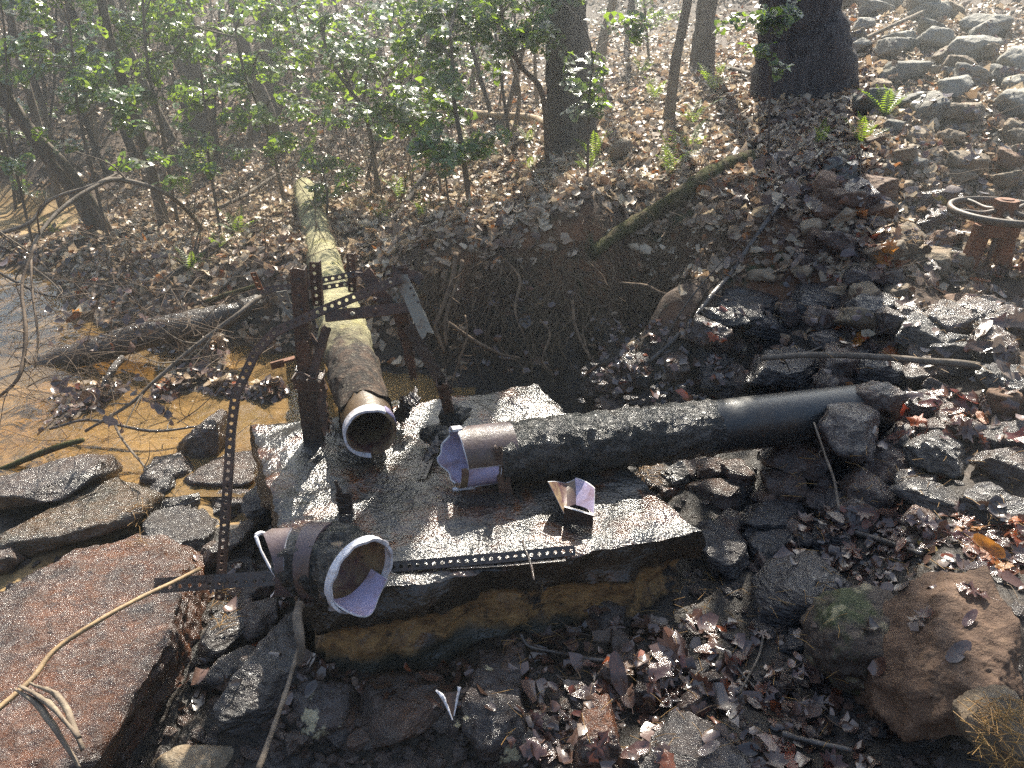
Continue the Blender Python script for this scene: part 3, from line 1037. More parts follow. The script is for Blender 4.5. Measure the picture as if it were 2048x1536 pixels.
    ([(1708, 378), (1740, 340), (1792, 365), (1794, 395), (1755, 412), (1715, 403)], B, 'brown rock with a flat sunlit face in the leafy slope', .4, dict(sub=5)),
    ([(1625, 370), (1645, 335), (1672, 345), (1658, 400), (1625, 403)], B, 'narrow brown rock leaning beside the slanting stick', .4, {}),
    ([(1640, 380), (1690, 362), (1702, 408), (1662, 425), (1642, 410)], B, 'grey-brown rounded rock next to the narrow leaning one', .5, {}),
    ([(1655, 450), (1690, 415), (1712, 405), (1722, 422), (1685, 450)], D, 'ochre wedge rock with a bright edge in the leaf litter', .4, {}),
    ([(1738, 322), (1800, 325), (1803, 350), (1745, 348)], D, 'small ochre stone above the sunlit brown rock', .4, {}),
    ([(1605, 500), (1620, 455), (1640, 445), (1642, 480), (1625, 520)], B, 'slim brown rock at the top of the clay bank', .3, {}),
    ([(1400, 690), (1408, 655), (1442, 645), (1455, 685), (1420, 700)], W, 'wet rock with an orange leaf stuck to it under the overhanging rock', .5, {}),
    ([(1408, 785), (1412, 750), (1445, 742), (1478, 785), (1440, 800)], S_, 'dark stone with silver glints behind the black pipe', .6, {}),
    ([(1495, 770), (1540, 700), (1612, 690), (1640, 730), (1600, 780)], S_, 'broad shaded rock behind the smooth part of the black pipe', .6, dict(sub=5)),
    ([(1238, 818), (1250, 790), (1298, 768), (1322, 790), (1300, 818)], S_, 'glittering rock behind the rough part of the black pipe', .7, {}),
    ([(1335, 810), (1350, 780), (1385, 770), (1400, 800), (1380, 815)], S_, 'small glittering stone behind the black pipe', .7, {}),
    ([(1708, 790), (1735, 760), (1785, 766), (1803, 800), (1790, 835), (1745, 822)], W, 'white-glinting rock touching the tip of the black pipe', .45, dict(lift=.2, amp=.1)),
    # top right pile
    ([(1922, 35), (1960, 18), (2025, 32), (2028, 62), (1990, 70), (1930, 52)], GR, 'large flat pale grey rock on top of the upper rock pile', .5, dict(sub=5, lift=.1)),
    ([(1898, 90), (1925, 62), (2000, 75), (1997, 112), (1960, 124), (1903, 108)], GR, 'blocky pale tan rock directly under the large flat grey one', .35, dict(sub=5, lift=.05)),
    ([(1754, 122), (1850, 114), (1862, 130), (1850, 152), (1790, 166), (1755, 152)], GR, 'wide grey rock in the upper pile with twigs lying on it', .4, dict(sub=5)),
    ([(1838, 72), (1878, 44), (1905, 88), (1882, 102), (1842, 90)], GR, 'pointed grey rock left of the blocky tan rock', .4, {}),
    ([(1693, 92), (1745, 65), (1757, 80), (1702, 112)], GR, 'pale slanting rock under the grey stick at the top', .5, {}),
    ([(1765, 90), (1785, 65), (1825, 60), (1832, 98), (1785, 110)], GR, 'rounded grey rock beneath the grey stick at the top', .5, {}),
    ([(1888, 128), (1905, 102), (1945, 118), (1948, 142), (1900, 148)], D, 'tan triangular rock in the middle of the upper pile', .4, {}),
    ([(1882, 155), (1940, 144), (1948, 165), (1905, 205), (1883, 188)], GR, 'dull grey rock below the tan triangular one', .4, {}),
    ([(1958, 140), (2005, 120), (2035, 125), (2012, 152), (1962, 158)], GR, 'small flat grey rock right of the tan triangular one', .5, {}),
    ([(1705, 58), (1720, 32), (1748, 30), (1752, 52), (1725, 62)], GR, 'pale upright rock beside the widest trunk', .4, {}),
    ([(1690, 30), (1730, 5), (1790, -5), (1810, 25), (1750, 28)], GR, 'mossy grey rock at the top edge right of the widest trunk', .4, {}),
    ([(1820, 20), (1870, -10), (1915, 5), (1900, 40), (1850, 45)], GR, 'grey rock at the top edge left of the large flat one', .4, {}),
    ([(2000, 190), (2030, 160), (2070, 170), (2070, 245), (2020, 235)], GR, 'grey rock cut by the right frame edge below the upper pile', .5, {}),
    ([(2005, 110), (2040, 80), (2080, 85), (2080, 150), (2030, 150)], GR, 'dark grey rock cut by the right frame edge in the upper pile', .5, {}),
    ([(1880, 262), (1920, 252), (1932, 275), (1905, 292), (1884, 280)], D, 'small rounded tan stone on the leafy slope', .4, {}),
    ([(1897, 345), (1915, 328), (1948, 330), (1957, 355), (1905, 372)], D, 'low tan stone above the handwheel', .4, {}),
    ([(1940, 390), (1965, 372), (2000, 380), (2000, 398), (1950, 402)], D, 'orange-edged stone just behind the handwheel', .4, {}),
    ([(1218, 300), (1248, 270), (1268, 290), (1258, 316), (1226, 318)], D, 'lone mossy tan rock on the leafy slope right of the dark trunk', .35, dict(lift=.03)),
    ([(1850, 215), (1885, 200), (1905, 225), (1880, 245), (1855, 238)], D, 'tan stone between the ferny slope and the upper pile', .4, {}),
    ([(1880, 235), (1935, 195), (1985, 215), (1960, 245), (1900, 250)], D, 'flat tan rock half under leaves below the upper pile', .5, {}),
    ([(2020, 260), (2045, 245), (2080, 250), (2080, 300), (2030, 300)], D, 'ochre rock at the right frame edge above the handwheel', .4, {}),
    ([(1780, 455), (1810, 445), (1838, 460), (1825, 480), (1785, 485)], B, 'brown stone covered in pine straw left of the handwheel', .4, {}),
]
HAND = set()
for poly, mt, lb, fr, kw in ROCKS:
    HAND.add(rock_poly(poly, mt, lb, fr, **kw).name)

# filler rocks of the pile: shared shapes, one object each
base_rocks = []
for k in range(12):
    g = np.random.default_rng(100 + k)
    nN = g.integers(9, 14)
    N = g.normal(size=(nN, 3))
    N = np.concatenate([N, [[0, 0, 1], [0, 0, -1], [0, -1, .1], [1, 0, 0], [-1, 0, 0], [0, 1, 0]]])
    h = np.concatenate([g.uniform(.75, 1.1, nN), [.62, .7, .8, 1.05, 1.05, .8]])
    p, f = hull_rock(N, h, 4, 40, .05, 40 + k, 1.0)
    mb = MB()
    mb.add(p, f)
    base_rocks.append((mb, {}))


def base_mesh(k, mat):
    mb, cache = base_rocks[k]
    if mat not in cache:
        cache[mat] = mb.mesh('rock_shape', [M[mat]])
    return cache[mat]


LM = [((300, 900), 'beside the creek'), ((100, 1250), 'beside the huge flat boulder'), ((450, 1150), 'near the hanging strap'), ((500, 1450), 'in front of the slab corner'),
      ((800, 1450), 'in front of the concrete slab'), ((1200, 1300), 'among leaves in front of the slab'), ((1450, 1350), 'among wet leaves left of the mossy boulder'),
      ((1420, 980), 'right of the concrete slab'), ((1600, 1100), 'around the wet stick'), ((1750, 1000), 'below the red leaf heap'), ((1950, 1100), 'under the red leaves on the right'),
      ((1300, 790), 'behind the black pipe'), ((1600, 720), 'above the buried pipe end'), ((1800, 700), 'beside the smooth branch'), ((1650, 600), 'around the flat-topped rocks'),
      ((1950, 640), 'below the handwheel'), ((1750, 480), 'in leaves left of the handwheel'), ((1800, 320), 'on the leafy slope above the handwheel'), ((1850, 130), 'in the upper rock pile'), ((1980, 250), 'below the upper rock pile')]
ZON = [  # u0,v0,u1,v1,count,size px lo,hi,mats
    (1270, 900, 1560, 1060, 20, 26, 60, (W, W, O_)),
    (1400, 1060, 1760, 1180, 20, 26, 60, (W, S_)),
    (1640, 860, 2048, 1060, 26, 30, 75, (W, W, S_)),
    (1400, 600, 1760, 780, 30, 34, 84, (S_, W, W)),
    (1180, 730, 1440, 830, 22, 24, 60, (S_, W)),
    (1700, 640, 2048, 860, 34, 36, 88, (W, W, B, S_)),
    (1700, 520, 2048, 660, 22, 30, 65, (W, B, D)),
    (1600, 380, 1940, 560, 34, 24, 60, (B, D, W)),
    (1690, 10, 2048, 250, 34, 22, 60, (GR, GR, D)),
    (1660, 260, 2048, 420, 24, 22, 52, (D, B, GR)),
    (380, 960, 560, 1400, 30, 22, 50, (S_, W)),
    (560, 1400, 1160, 1530, 16, 24, 55, (W, S_, L_)),
    (1000, 1250, 1600, 1530, 24, 26, 64, (W, W, S_)),
    (1500, 1180, 1780, 1480, 10, 26, 50, (W, S_)),
    (260, 900, 540, 1010, 10, 20, 40, (W, S_)),
    (0, 1090, 80, 1200, 4, 20, 34, (W,)),
    (850, 760, 1000, 800, 4, 14, 26, (S_,)),
]
ANCH = [(1430, 990, 'the lens-shaped rock'), (1570, 985, 'the angular pale-faced rock'), (1590, 915, 'the big brown angular rock'), (1700, 850, 'the rock over the buried pipe end'),
        (1350, 948, 'the slab edge under the black pipe'), (1775, 920, 'the blocky leaf-capped rock'), (1885, 905, 'the grey rounded rock'), (2010, 930, 'the frosted sunlit rock'),
        (1560, 1030, 'the rough-skinned flat rock'), (1450, 1100, 'the blue-glinting rock'), (1610, 1190, 'the layered grained rock'), (1720, 1290, 'the rounded mossy boulder'), (1900, 1400, 'the biggest brown boulder'),
        (1505, 610, 'the overhanging flat-topped rock'), (1640, 605, 'the big blue-grey rock'), (1745, 610, 'the upright orange-leafed rock'), (1795, 640, 'the bright-rimmed rock'), (1895, 635, 'the tall glinting wedge rock'),
        (1965, 625, 'the mottled rock below the handwheel'), (1740, 550, 'the flat glinting rock'), (1880, 518, 'the sun-bleached tan rock'), (1750, 375, 'the brown sunlit-faced rock'), (1690, 430, 'the ochre wedge rock'),
        (1975, 45, 'the large flat grey rock'), (1950, 92, 'the blocky tan rock'), (1805, 140, 'the twig-covered grey rock'), (1870, 75, 'the pointed grey rock'), (1725, 90, 'the pale slanting rock'), (1915, 128, 'the tan triangular rock'),
        (1770, 235, 'the brightest fern'), (2000, 430, 'the handwheel'), (1980, 520, 'the valve stand'), (1800, 718, 'the smooth long branch'), (1560, 740, 'the shaded rock behind the pipe'), (1280, 795, 'the glittering rock'),
        (1440, 770, 'the silver-glinting dark stone'), (1160, 780, 'the back corner of the slab'), (1405, 1065, 'the right corner of the slab'), (1000, 1300, 'the slab front face'), (610, 1370, 'the front left slab corner'),
        (1200, 1320, 'the wet forked stick'), (1700, 1075, 'the wet brown stick'), (1980, 1100, 'the red leaves at the frame edge'), (1880, 850, 'the red leaf heap'), (1195, 1470, 'the upright orange rock'), (990, 1430, 'the tall cream-topped rock'),
        (800, 1425, 'the rectangular block'), (635, 1425, 'the squat lichened rock'), (540, 1380, 'the cracked slab rock'), (510, 1240, 'the egg-shaped rock'), (345, 1080, 'the round blue-grey boulder'), (440, 1150, 'the hanging strap'),
        (200, 1300, 'the huge flat boulder'), (340, 945, 'the domed brown rock'), (405, 880, 'the pointed upright rock'), (450, 935, 'the low glinting slab rock'), (160, 1030, 'the olive flat rock'), (100, 970, 'the frothy-topped boulder'),
        (1630, 1500, 'the thick short stick'), (1400, 1510, 'the broad glinting rock'), (1500, 1350, 'the crossed twigs'), (1240, 300, 'the lone tan rock'), (1340, 430, 'the mossy root log'), (1550, 420, 'the slanting stick'), (1990, 1460, 'the needle-strewn rock'),
        (1240, 1260, 'the short dark stick'), (640, 600, 'the support frame'), (150, 620, 'the creek bank edge')]
USED = set()


def unique_label(u, v, what):
    near = sorted(ANCH, key=lambda q: (q[0] - u) ** 2 + (q[1] - v) ** 2)
    first = None
    for k, (a, b, ph) in enumerate(near[:9]):
        du, dv = u - a, v - b
        dist = math.hypot(du, dv)
        if abs(du) > abs(dv):
            d = 'right of' if du > 0 else 'left of'
        else:
            d = 'in front of' if dv > 0 else 'behind'
        far = 'just' if dist < 60 else 'a little' if dist < 130 else 'well'
        lab = f'{what} {far} {d} {ph}'
        if len(lab.split()) > 16:
            lab = lab.replace(' the ', ' ').replace('a little ', '')
        if len(lab.split()) > 16:
            continue
        first = first or lab
        if lab not in USED:
            USED.add(lab)
            return lab
    return first


DESC = {W: 'dark brown wet', S_: 'blue-grey wet', O_: 'orange-stained wet', L_: 'lichen-patched', B: 'brown', D: 'tan', GR: 'pale grey'}
for z in ZON:
    for _ in range(int(z[4] * .72)):
        u, v = random.uniform(z[0], z[2]), random.uniform(z[1], z[3])
        p = PG(u, v)
        d = float((p - C0) @ FW)
        sp = random.uniform(z[5], z[6]) * 1.15
        s = sp * d / F * .5
        if A_[0] < p[0] < C_[0] and p[1] < 3.0 and p[1] > 1.5:
            # keep clear of the slab
            t = (p[:2] - D_[:2]) @ (C_[:2] - D_[:2]) / ((C_[:2] - D_[:2]) @ (C_[:2] - D_[:2]))
            t2 = (p[:2] - D_[:2]) @ (A_[:2] - D_[:2]) / ((A_[:2] - D_[:2]) @ (A_[:2] - D_[:2]))
            if -.02 < t < 1.0 and -.02 < t2 < 1.05:
                continue
        mt = random.choice(z[7])
        o = bpy.data.objects.new('rock', base_mesh(random.randrange(12), mt))
        o.location = p + np.array([0, 0, s * (.42 if v > 560 else .68)])
        o.scale = (s * random.uniform(.9, 1.3), s * random.uniform(.8, 1.2), s * random.uniform(.65, 1.0))
        o.rotation_euler = (random.uniform(-.5, .5), random.uniform(-.5, .5), random.uniform(0, 6.28))
        col.objects.link(o)
        size = 'small' if sp < 38 else ('fist-sized' if sp < 54 else 'mid-sized')
        shp = 'flat' if o.scale[2] < .76 * s else ('chunky' if o.scale[0] < 1.08 * s else 'broad')
        tagp(o, unique_label(u, v, f'{size} {DESC[mt]} {shp} rock'), 'rock', 'loose rocks of the pile')

# loose rubble, far too small to count
mb = MB()
rd, rf = ICO[3]
small = []
import bmesh
bm = bmesh.new()
bmesh.ops.create_icosphere(bm, subdivisions=1, radius=1)
sv = np.array([x.co[:] for x in bm.verts])
sf = [[y.index for y in x.verts] for x in bm.faces]
bm.free()
for z in ((380, 880, 2048, 1536, 900), (1150, 620, 2048, 880, 500), (1600, 20, 2048, 620, 260), (0, 900, 560, 1536, 300), (540, 1380, 1200, 1536, 260)):
    for _ in range(z[4]):
        u, v = random.uniform(z[0], z[2]), random.uniform(z[1], z[3])
        r = ray(u, v)
        zt = -.3
        p = None
        # cheap ground hit with two corrections
        pz = PZ(u, v, -.2) if v > 300 else PG(u, v)
        for _k in range(4):
            h = float(H(pz[0], pz[1]))
            pz = PZ(u, v, min(h, 1.3))
        s = random.uniform(.008, .028)
        jit = sv * np.random.default_rng(_ + int(u)).uniform(.6, 1.3, (len(sv), 1)) * s * np.array([1, 1, .7])
        mb.add(jit + pz, sf)
rub = mb.build('rubble', M['rock_wet'], smooth=False, origin=(0, 0, 0))
tagp(rub, 'loose wet stone chips filling gaps between the rocks', 'rubble', kind='stuff')


# ------------------------------------------------------------------ pipes
def shell(mb, path, ro, ri, th0=0, th1=2 * math.pi, seg=48, start=None, end=None, ref=(0, 0, 1), m_out=0, m_in=1, m_rim=2, lump=None):
    """a thick pipe wall along a path, angles from the reference direction; start/end give how far each edge is broken back"""
    path = np.asarray(path, float)
    n = len(path)
    t, E1, E2 = frames(path, ref)
    th = np.linspace(th0, th1, seg + 1)
    closed = abs(th1 - th0 - 2 * math.pi) < 1e-6
    s = np.concatenate([[0], np.cumsum(np.linalg.norm(np.diff(path, axis=0), axis=1))])
    L = s[-1]

    def ring(r, inner):
        V = np.empty((n, seg + 1, 3))
        for j, a in enumerate(th):
            s0 = start(a) if start else 0
            s1 = L - (end(a) if end else 0)
            ss = s0 + (s1 - s0) * (s / L)
            c = np.stack([np.interp(ss, s, path[:, k]) for k in range(3)], 1)
            ext = np.where(ss < 0, ss, np.where(ss > L, ss - L, 0))
            tt = np.where((ss < 0)[:, None], t[0], t[-1])
            c = c + tt * ext[:, None]
            e1 = np.stack([np.interp(ss, s, E1[:, k]) for k in range(3)], 1)
            e2 = np.stack([np.interp(ss, s, E2[:, k]) for k in range(3)], 1)
            rr = r(ss, a) if callable(r) else r
            rr = np.broadcast_to(rr, (n,))
            V[:, j] = c + rr[:, None] * (math.cos(a) * e1 + math.sin(a) * e2)
        if lump is not None and not inner:
            q = V.reshape(-1, 3)
            k = lump(q).reshape(n, seg + 1)
            cen = path[:, None, :]
            rad = V - cen
            V = V + rad / (np.linalg.norm(rad, axis=-1)[..., None] + 1e-9) * k[..., None]
        return V

    Vo, Vi = ring(ro, False), ring(ri, True)
    m = seg + 1
    I = np.arange(n * m).reshape(n, m)
    qo = np.stack([I[:-1, :-1], I[:-1, 1:], I[1:, 1:], I[1:, :-1]], -1).reshape(-1, 4)
    mb.add(Vo.reshape(-1, 3), qo.tolist(), m_out)
    mb.add(Vi.reshape(-1, 3), qo[:, ::-1].tolist(), m_in)
    for row in (0, -1):
        v = np.concatenate([Vo[row], Vi[row]])
        f = [[j, m + j, m + j + 1, j + 1] if row == 0 else [j, j + 1, m + j + 1, m + j] for j in range(seg)]
        mb.add(v, f, m_rim)
    if not closed:
        for c in (0, -1):
            v = np.concatenate([Vo[:, c], Vi[:, c]])
            f = [[i, i + 1, n + i + 1, n + i] for i in range(n - 1)]
            mb.add(v, f, m_rim)


def jag(seed, amp, freqs=(3, 7, 13)):
    g = np.random.default_rng(seed)
    n = 6 * len(freqs)
    x = np.sort(g.uniform(0, 6.2832, n))
    y = g.uniform(0, 1, n) ** 1.5 * amp * 1.6
    return lambda a: float(np.interp(a % 6.2832, x, y, period=6.2832))


# --- mossy pipe running away up the creek bank
pa, pb = PD(742, 866, 2.76), PD(618, 408, 6.05)
axis = unit(pb - pa)
pipe1 = empty('long_pipe', pa, 'long lichen-crusted pipe running from the bank onto the slab, open end facing out', 'pipe')
wrapN = SinNoise(31, ((2, .006), (6, .005), (16, .003)))
path = [pa + axis * s for s in np.linspace(.11, 1.55, 60)]
mb = MB()
shell(mb, path, lambda s, a: .109 - .001 * s, .1, seg=56, lump=wrapN, start=jag(4, .05), m_in=0, m_rim=0)
mb.build('pipe_wrap', M['pipe_moss'], pipe1)
path = [pa + axis * s for s in np.linspace(1.5, np.linalg.norm(pb - pa) + .6, 90)]
mb = MB()
wrap2 = SinNoise(33, ((3, .003), (9, .0025)))
shell(mb, path, .1005, .088, seg=40, lump=wrap2, m_in=0, m_rim=0)
mb.build('pipe_wrap', M['pipe_moss'], pipe1)
mb = MB()
shell(mb, [pa + axis * s for s in np.linspace(.0, .6, 12)], .0985, .085, seg=56, m_in=1, m_rim=2, start=lambda a: .012 * math.sin(2 * a + 1) ** 2)
mb.build('pipe_wall', [M['pipe_brown'], M['pvc_grime'], M['pvc_grime']], pipe1)
mb = MB()
shell(mb, [pa - axis * .012 + axis * s for s in np.linspace(0, .05, 5)], .1015, .0925, th0=R(-175), th1=R(38), seg=46, start=jag(9, .006, (5, 11)), m_in=2, m_out=2)
mb.build('broken_rim', [M['pvc_lilac'], M['pvc_lilac'], M['pvc_white']], pipe1)
mb = MB()
shell(mb, [pa - axis * .006 + axis * s for s in np.linspace(0, .06, 5)], .1015, .0915, th0=R(40), th1=R(88), seg=12, start=jag(2, .02, (5, 9)), m_in=0, m_out=0, m_rim=0)
mb.build('broken_rim', [M['pvc_lilac']], pipe1)
mb = MB()
mb2 = [pa + axis * .55]
t_, e1_, e2_ = frames([pa, pb])
cc = pa + axis * .58
ring_ = [cc + .09 * (math.cos(a) * e1_[0] + math.sin(a) * e2_[0]) for a in np.linspace(0, 2 * math.pi, 24, endpoint=False)]
mb.add(ring_, [list(range(24))])
mb.build('bore_disc', M['log_wet'], pipe1, smooth=False)  # flat dark disc closing the bore

# --- black pipe lying to the right
qa, qb = PD(915, 922, 2.66), PD(1765, 782, 3.12)
qb[2] = .03
qa[2] = .118
ax2 = unit(qb - qa)
LB = np.linalg.norm(qb - qa)
pipe2 = empty('black_pipe', qa, 'wet black coated pipe lying across the slab with a shattered lilac end', 'pipe')
mb = MB()
bn = SinNoise(51, ((4, .0025), (13, .003), (32, .0022)))
shell(mb, [qa + ax2 * s for s in np.linspace(.135, 1.03, 90)], lambda s, a: .112, .1, seg=64, lump=bn, start=jag(6, .02), m_in=0, m_rim=0)
mb.build('rough_coating', M['pipe_black'], pipe2)
mb = MB()
shell(mb, [qa + ax2 * s for s in np.linspace(1.0, LB, 40)], .108, .098, seg=64, m_in=0, m_rim=0)
mb.build('smooth_sleeve', M['pipe_smooth'], pipe2)
# socket with the broken front
camside = unit(np.array([0, -1, .1]))
mb = MB()
shell(mb, [qa + ax2 * s for s in np.linspace(0, .2, 10)], .112, .104, th0=R(-70), th1=R(78), seg=40, ref=(0, 0, 1), start=jag(12, .03, (4, 9)), m_out=0, m_in=1)
mb.build('socket_top', [M['pipe_purple'], M['pvc_grime'], M['pvc_white']], pipe2)
mb = MB()
shell(mb, [qa + ax2 * s for s in np.linspace(0.01, .135, 10)], .106, .099, th0=R(78), th1=R(152), seg=26, start=jag(3, .008, (4,)), m_out=0, m_in=0, m_rim=1)
mb.build('broken_side_wall', [M['pvc_lilac'], M['pvc_white']], pipe2)
mb = MB()
shell(mb, [qa + ax2 * s for s in np.linspace(-.008, .016, 3)], .107, .100, th0=R(78), th1=R(175), seg=20, m_out=0, m_in=0, m_rim=0)
mb.build('gasket_ring', M['pvc_grime'], pipe2)
mb = MB()
shell(mb, [qa + ax2 * s for s in np.linspace(-.055, .14, 12)], .108, .1, th0=R(165), th1=R(312), seg=34, start=lambda a: .05 * abs(math.sin((a - 2.9) * 1.2 + 1.57)) + .006 * math.sin(a * 9), m_out=0, m_in=1)
mb.build('broken_lower_wall', [M['pipe_purple'], M['pvc_lilac'], M['pvc_white']], pipe2)
mb = MB()
shell(mb, [qa + ax2 * s for s in np.linspace(-.02, .02, 5)], .117, .107, th0=R(-62), th1=R(-5), seg=14, start=jag(2, .012), m_out=2, m_in=2)
mb.build('broken_top_lip', [M['pvc_white']] * 3, pipe2)


def edge_tube(qs, ax, r, th0, th1, off, rt=.004, n=26, parent=None):
    mbx = MB()
    t_, a1, a2 = frames([qs, qs + ax])
    p = [qs + ax * off(a) + r * (math.cos(a) * a1[0] + math.sin(a) * a2[0]) for a in np.linspace(th0, th1, n)]
    tube(mbx, p, [rt * .7, rt, rt * .8, rt * 1.1, rt * .6], 6, rough=.25, seed=int(th0 * 10))
    mbx.build('broken_edge', M['pvc_white'], parent)


edge_tube(qa, ax2, .105, R(165), R(312), lambda a: -.055 + .05 * abs(math.sin((a - 2.9) * 1.2 + 1.57)) + .006 * math.sin(a * 9), .0045, parent=pipe2)
edge_tube(qa, ax2, .108, R(-68), R(70), lambda a: jag(12, .03, (4, 9))(a), .0035, parent=pipe2)
mb = MB()
t_, a1, a2 = frames([qa, qa + ax2])
for aa in (R(79), R(150)):
    tube(mb, [qa + ax2 * s_ + .106 * (math.cos(aa) * a1[0] + math.sin(aa) * a2[0]) for s_ in (.012, .05, .09, .134)], [.003, .0045, .003], 6, rough=.3)
tube(mb, [qa + ax2 * .134 + .106 * (math.cos(aa) * a1[0] + math.sin(aa) * a2[0]) for aa in np.linspace(R(79), R(150), 8)], [.0025, .004, .002], 6, rough=.3)
mb.build('broken_edge', M['pvc_white'], pipe2)
s0 = PZ(905, 981, .006)
s1 = PZ(950, 976, .006)
mb = MB()
box(mb, (s0 + s1) / 2 + [0, 0, .004], [unit(s1 - s0), unit(np.cross([0, 0, 1], s1 - s0)), np.array([0, 0, 1.0])], (.040, .0055, .004))
tagp(mb.build('white_splinter', M['pvc_white'], smooth=False), 'thin white pipe splinter lying below the shattered end of the black pipe', 'pipe shard')

# --- broken elbow at the front
ec = PD(724, 1152, 2.10)
eL = PD(556, 1122, 2.20)
eM = PD(628, 1120, 2.19)
eN = PD(686, 1128, 2.16)
elbow = empty('broken_elbow', (ec[0] - .1, ec[1], 0.0), 'broken pipe elbow with a lilac mouth hanging over the front slab edge', 'pipe elbow')
front_dir = unit(PD(740, 1165, 1.95) - PD(705, 1140, 2.15))
eP = catmull([eL, eM, eN, ec - front_dir * .02], 8)
tot = np.linalg.norm(np.diff(eP, axis=0), axis=1).sum()
en = SinNoise(61, ((4, .004), (13, .005), (30, .003)))


def e_end(a):
    return jag(5, .005, (5, 11))(a)


mb = MB()
shell(mb, eP, lambda s, a: np.interp(s, [0, .1, .2, tot], [.100, .102, .108, .112]), lambda s, a: np.interp(s, [0, .2, tot - .03, tot], [.090, .094, .100, .103]), seg=64,
      start=lambda a: .028 + .11 * max(0, math.sin(a + 2.4)) + .01 * math.sin(5 * a), end=lambda a: .006 * math.sin(3 * a + 1) + .004 * math.sin(7 * a), lump=en, m_in=1)
mb.build('elbow_wall', [M['pipe_black'], M['pvc_grime'], M['pvc_white']], elbow)
mb = MB()
k0, k1 = 7, 13
shell(mb, eP[k0:k1], .112, .103, seg=56, m_in=0, m_rim=0)
mb.build('smooth_band', M['pipe_purple'], elbow)
t_, e1_, e2_ = frames(eP)
mb = MB()
fd = unit(t_[-1])
pth = [ec - fd * .06, ec - fd * .02, ec + fd * .015]
shell(mb, pth, lambda s, a: .1035, lambda s, a: .0985, th0=R(112), th1=R(232), seg=34, ref=(0, 0, 1), end=lambda a: .01 + .012 * math.sin(4 * a) - .035 * max(0, math.sin((a - 1.95) * 1.5)), m_out=0, m_in=0, m_rim=1)
mb.build('lilac_lining', [M['pvc_lilac'], M['pvc_white']], elbow)
mb = MB()
shell(mb, [ec - fd * .022, ec - fd * .008, ec + fd * .002], .1145, .1065, seg=60, start=None, end=lambda a: .003 * math.sin(5 * a) + .0025 * math.sin(11 * a + 1), m_out=0, m_in=0, m_rim=0)
mb.build('broken_rim', M['pvc_white'], elbow)
mb = MB()
shell(mb, eP[:5], lambda s, a: .104, lambda s, a: .097, th0=R(-15), th1=R(150), seg=34, start=lambda a: -.02 + .05 * abs(math.sin(a * 1.3)), m_out=0, m_in=0, m_rim=1)
mb.build('torn_flap', [M['pipe_purple'], M['pvc_white']], elbow)
mb = MB()
cR = catmull([PD(512, 1072, 2.22), PD(522, 1100, 2.2), PD(540, 1135, 2.19), PD(556, 1158, 2.185), PD(562, 1190, 2.19)], 5)
tube(mb, cR, [.007, .004, .004, .006, .004], 6, rough=.2)
tube(mb, catmull([PD(512, 1072, 2.22), PD(520, 1066, 2.23), PD(530, 1068, 2.25)], 4), [.008, .006], 6)
mb.build('broken_edge', M['pvc_white'], elbow)

# --- the upright shard right of centre
SH = .225
sA, sB, sC, sD = PD(1097, 965, 2.36), PD(1143, 957, 2.40), PD(1189, 980, 2.37), PD(1187, 1028, 2.29)
sh = empty('pipe_shard', PZ(1150, 1050, 0.0), 'broken corner shard of lilac pipe standing on the right half of the slab', 'pipe shard')


def panel(mb, quad, th, nrm_in, mats=(0, 1, 2), curve=0.0, n=8):
    """curved thick panel from four corners; first face outer, second inner, third broken edge"""
    a, b, c, d = [np.asarray(x, float) for x in quad]
    nn = unit(nrm_in)
    S = np.linspace(0, 1, n)
    G = np.array([[(1 - s) * (1 - t) * a + s * (1 - t) * b + s * t * c + (1 - s) * t * d + nn * curve * (1 - (2 * s - 1) ** 2) for s in S] for t in S])
    o = G - nn * th
    I = np.arange(n * n).reshape(n, n)
    qq = np.stack([I[:-1, :-1], I[:-1, 1:], I[1:, 1:], I[1:, :-1]], -1).reshape(-1, 4)
    mb.add(o.reshape(-1, 3), qq.tolist(), mats[0])
    mb.add(G.reshape(-1, 3), qq[:, ::-1].tolist(), mats[1])
    for A, Bq in ((G[0], o[0]), (G[-1], o[-1]), (G[:, 0], o[:, 0]), (G[:, -1], o[:, -1])):
        mb.add(np.concatenate([A, Bq]), [[i, i + 1, n + i + 1, n + i] for i in range(n - 1)], mats[2])


mats3 = [M['pipe_brown'], M['pvc_grime'], M['pvc_white']]
lo = PD(1131, 1030, 2.28 + SH)
mid_b = PD(1134, 1012, 2.30 + SH)
mb = MB()
panel(mb, [PD(1097, 964, 2.30 + SH), PD(1133, 967, 2.40 + SH), mid_b, PD(1129, 1028, 2.26 + SH)], .006, [.3, -.6, .2], curve=-.014)
mb.build('left_wing', mats3, sh, smooth=False)
mb = MB()
panel(mb, [PD(1133, 966, 2.40 + SH), PD(1152, 958, 2.42 + SH), PD(1152, 1008, 2.36 + SH), mid_b], .006, [-.2, -.9, .1], curve=.004)
mb.build('middle_wall', [M['pipe_brown'], M['pipe_purple'], M['pvc_white']], sh, smooth=False)
mb = MB()
panel(mb, [PD(1150, 956, 2.42 + SH), PD(1189, 977, 2.36 + SH), PD(1187, 1028, 2.28 + SH), PD(1152, 1010, 2.36 + SH)], .006, [-.4, -.8, .2], curve=-.012)
mb.build('right_wing', [M['pipe_brown'], M['pvc_lilac'], M['pvc_white']], sh, smooth=False)
mb = MB()
zb = .004
fl, fr_ = PD(1129, 1012, 2.255 + SH), PD(1187, 1029, 2.25 + SH)
flb, frb = fl.copy(), fr_.copy()
flb[2] = zb
frb[2] = zb
panel(mb, [fl, fr_, frb, flb], .006, [.1, 1, 0])
mb.build('front_wall', [M['rust_dark'], M['rust_dark'], M['pvc_white']], sh, smooth=False)
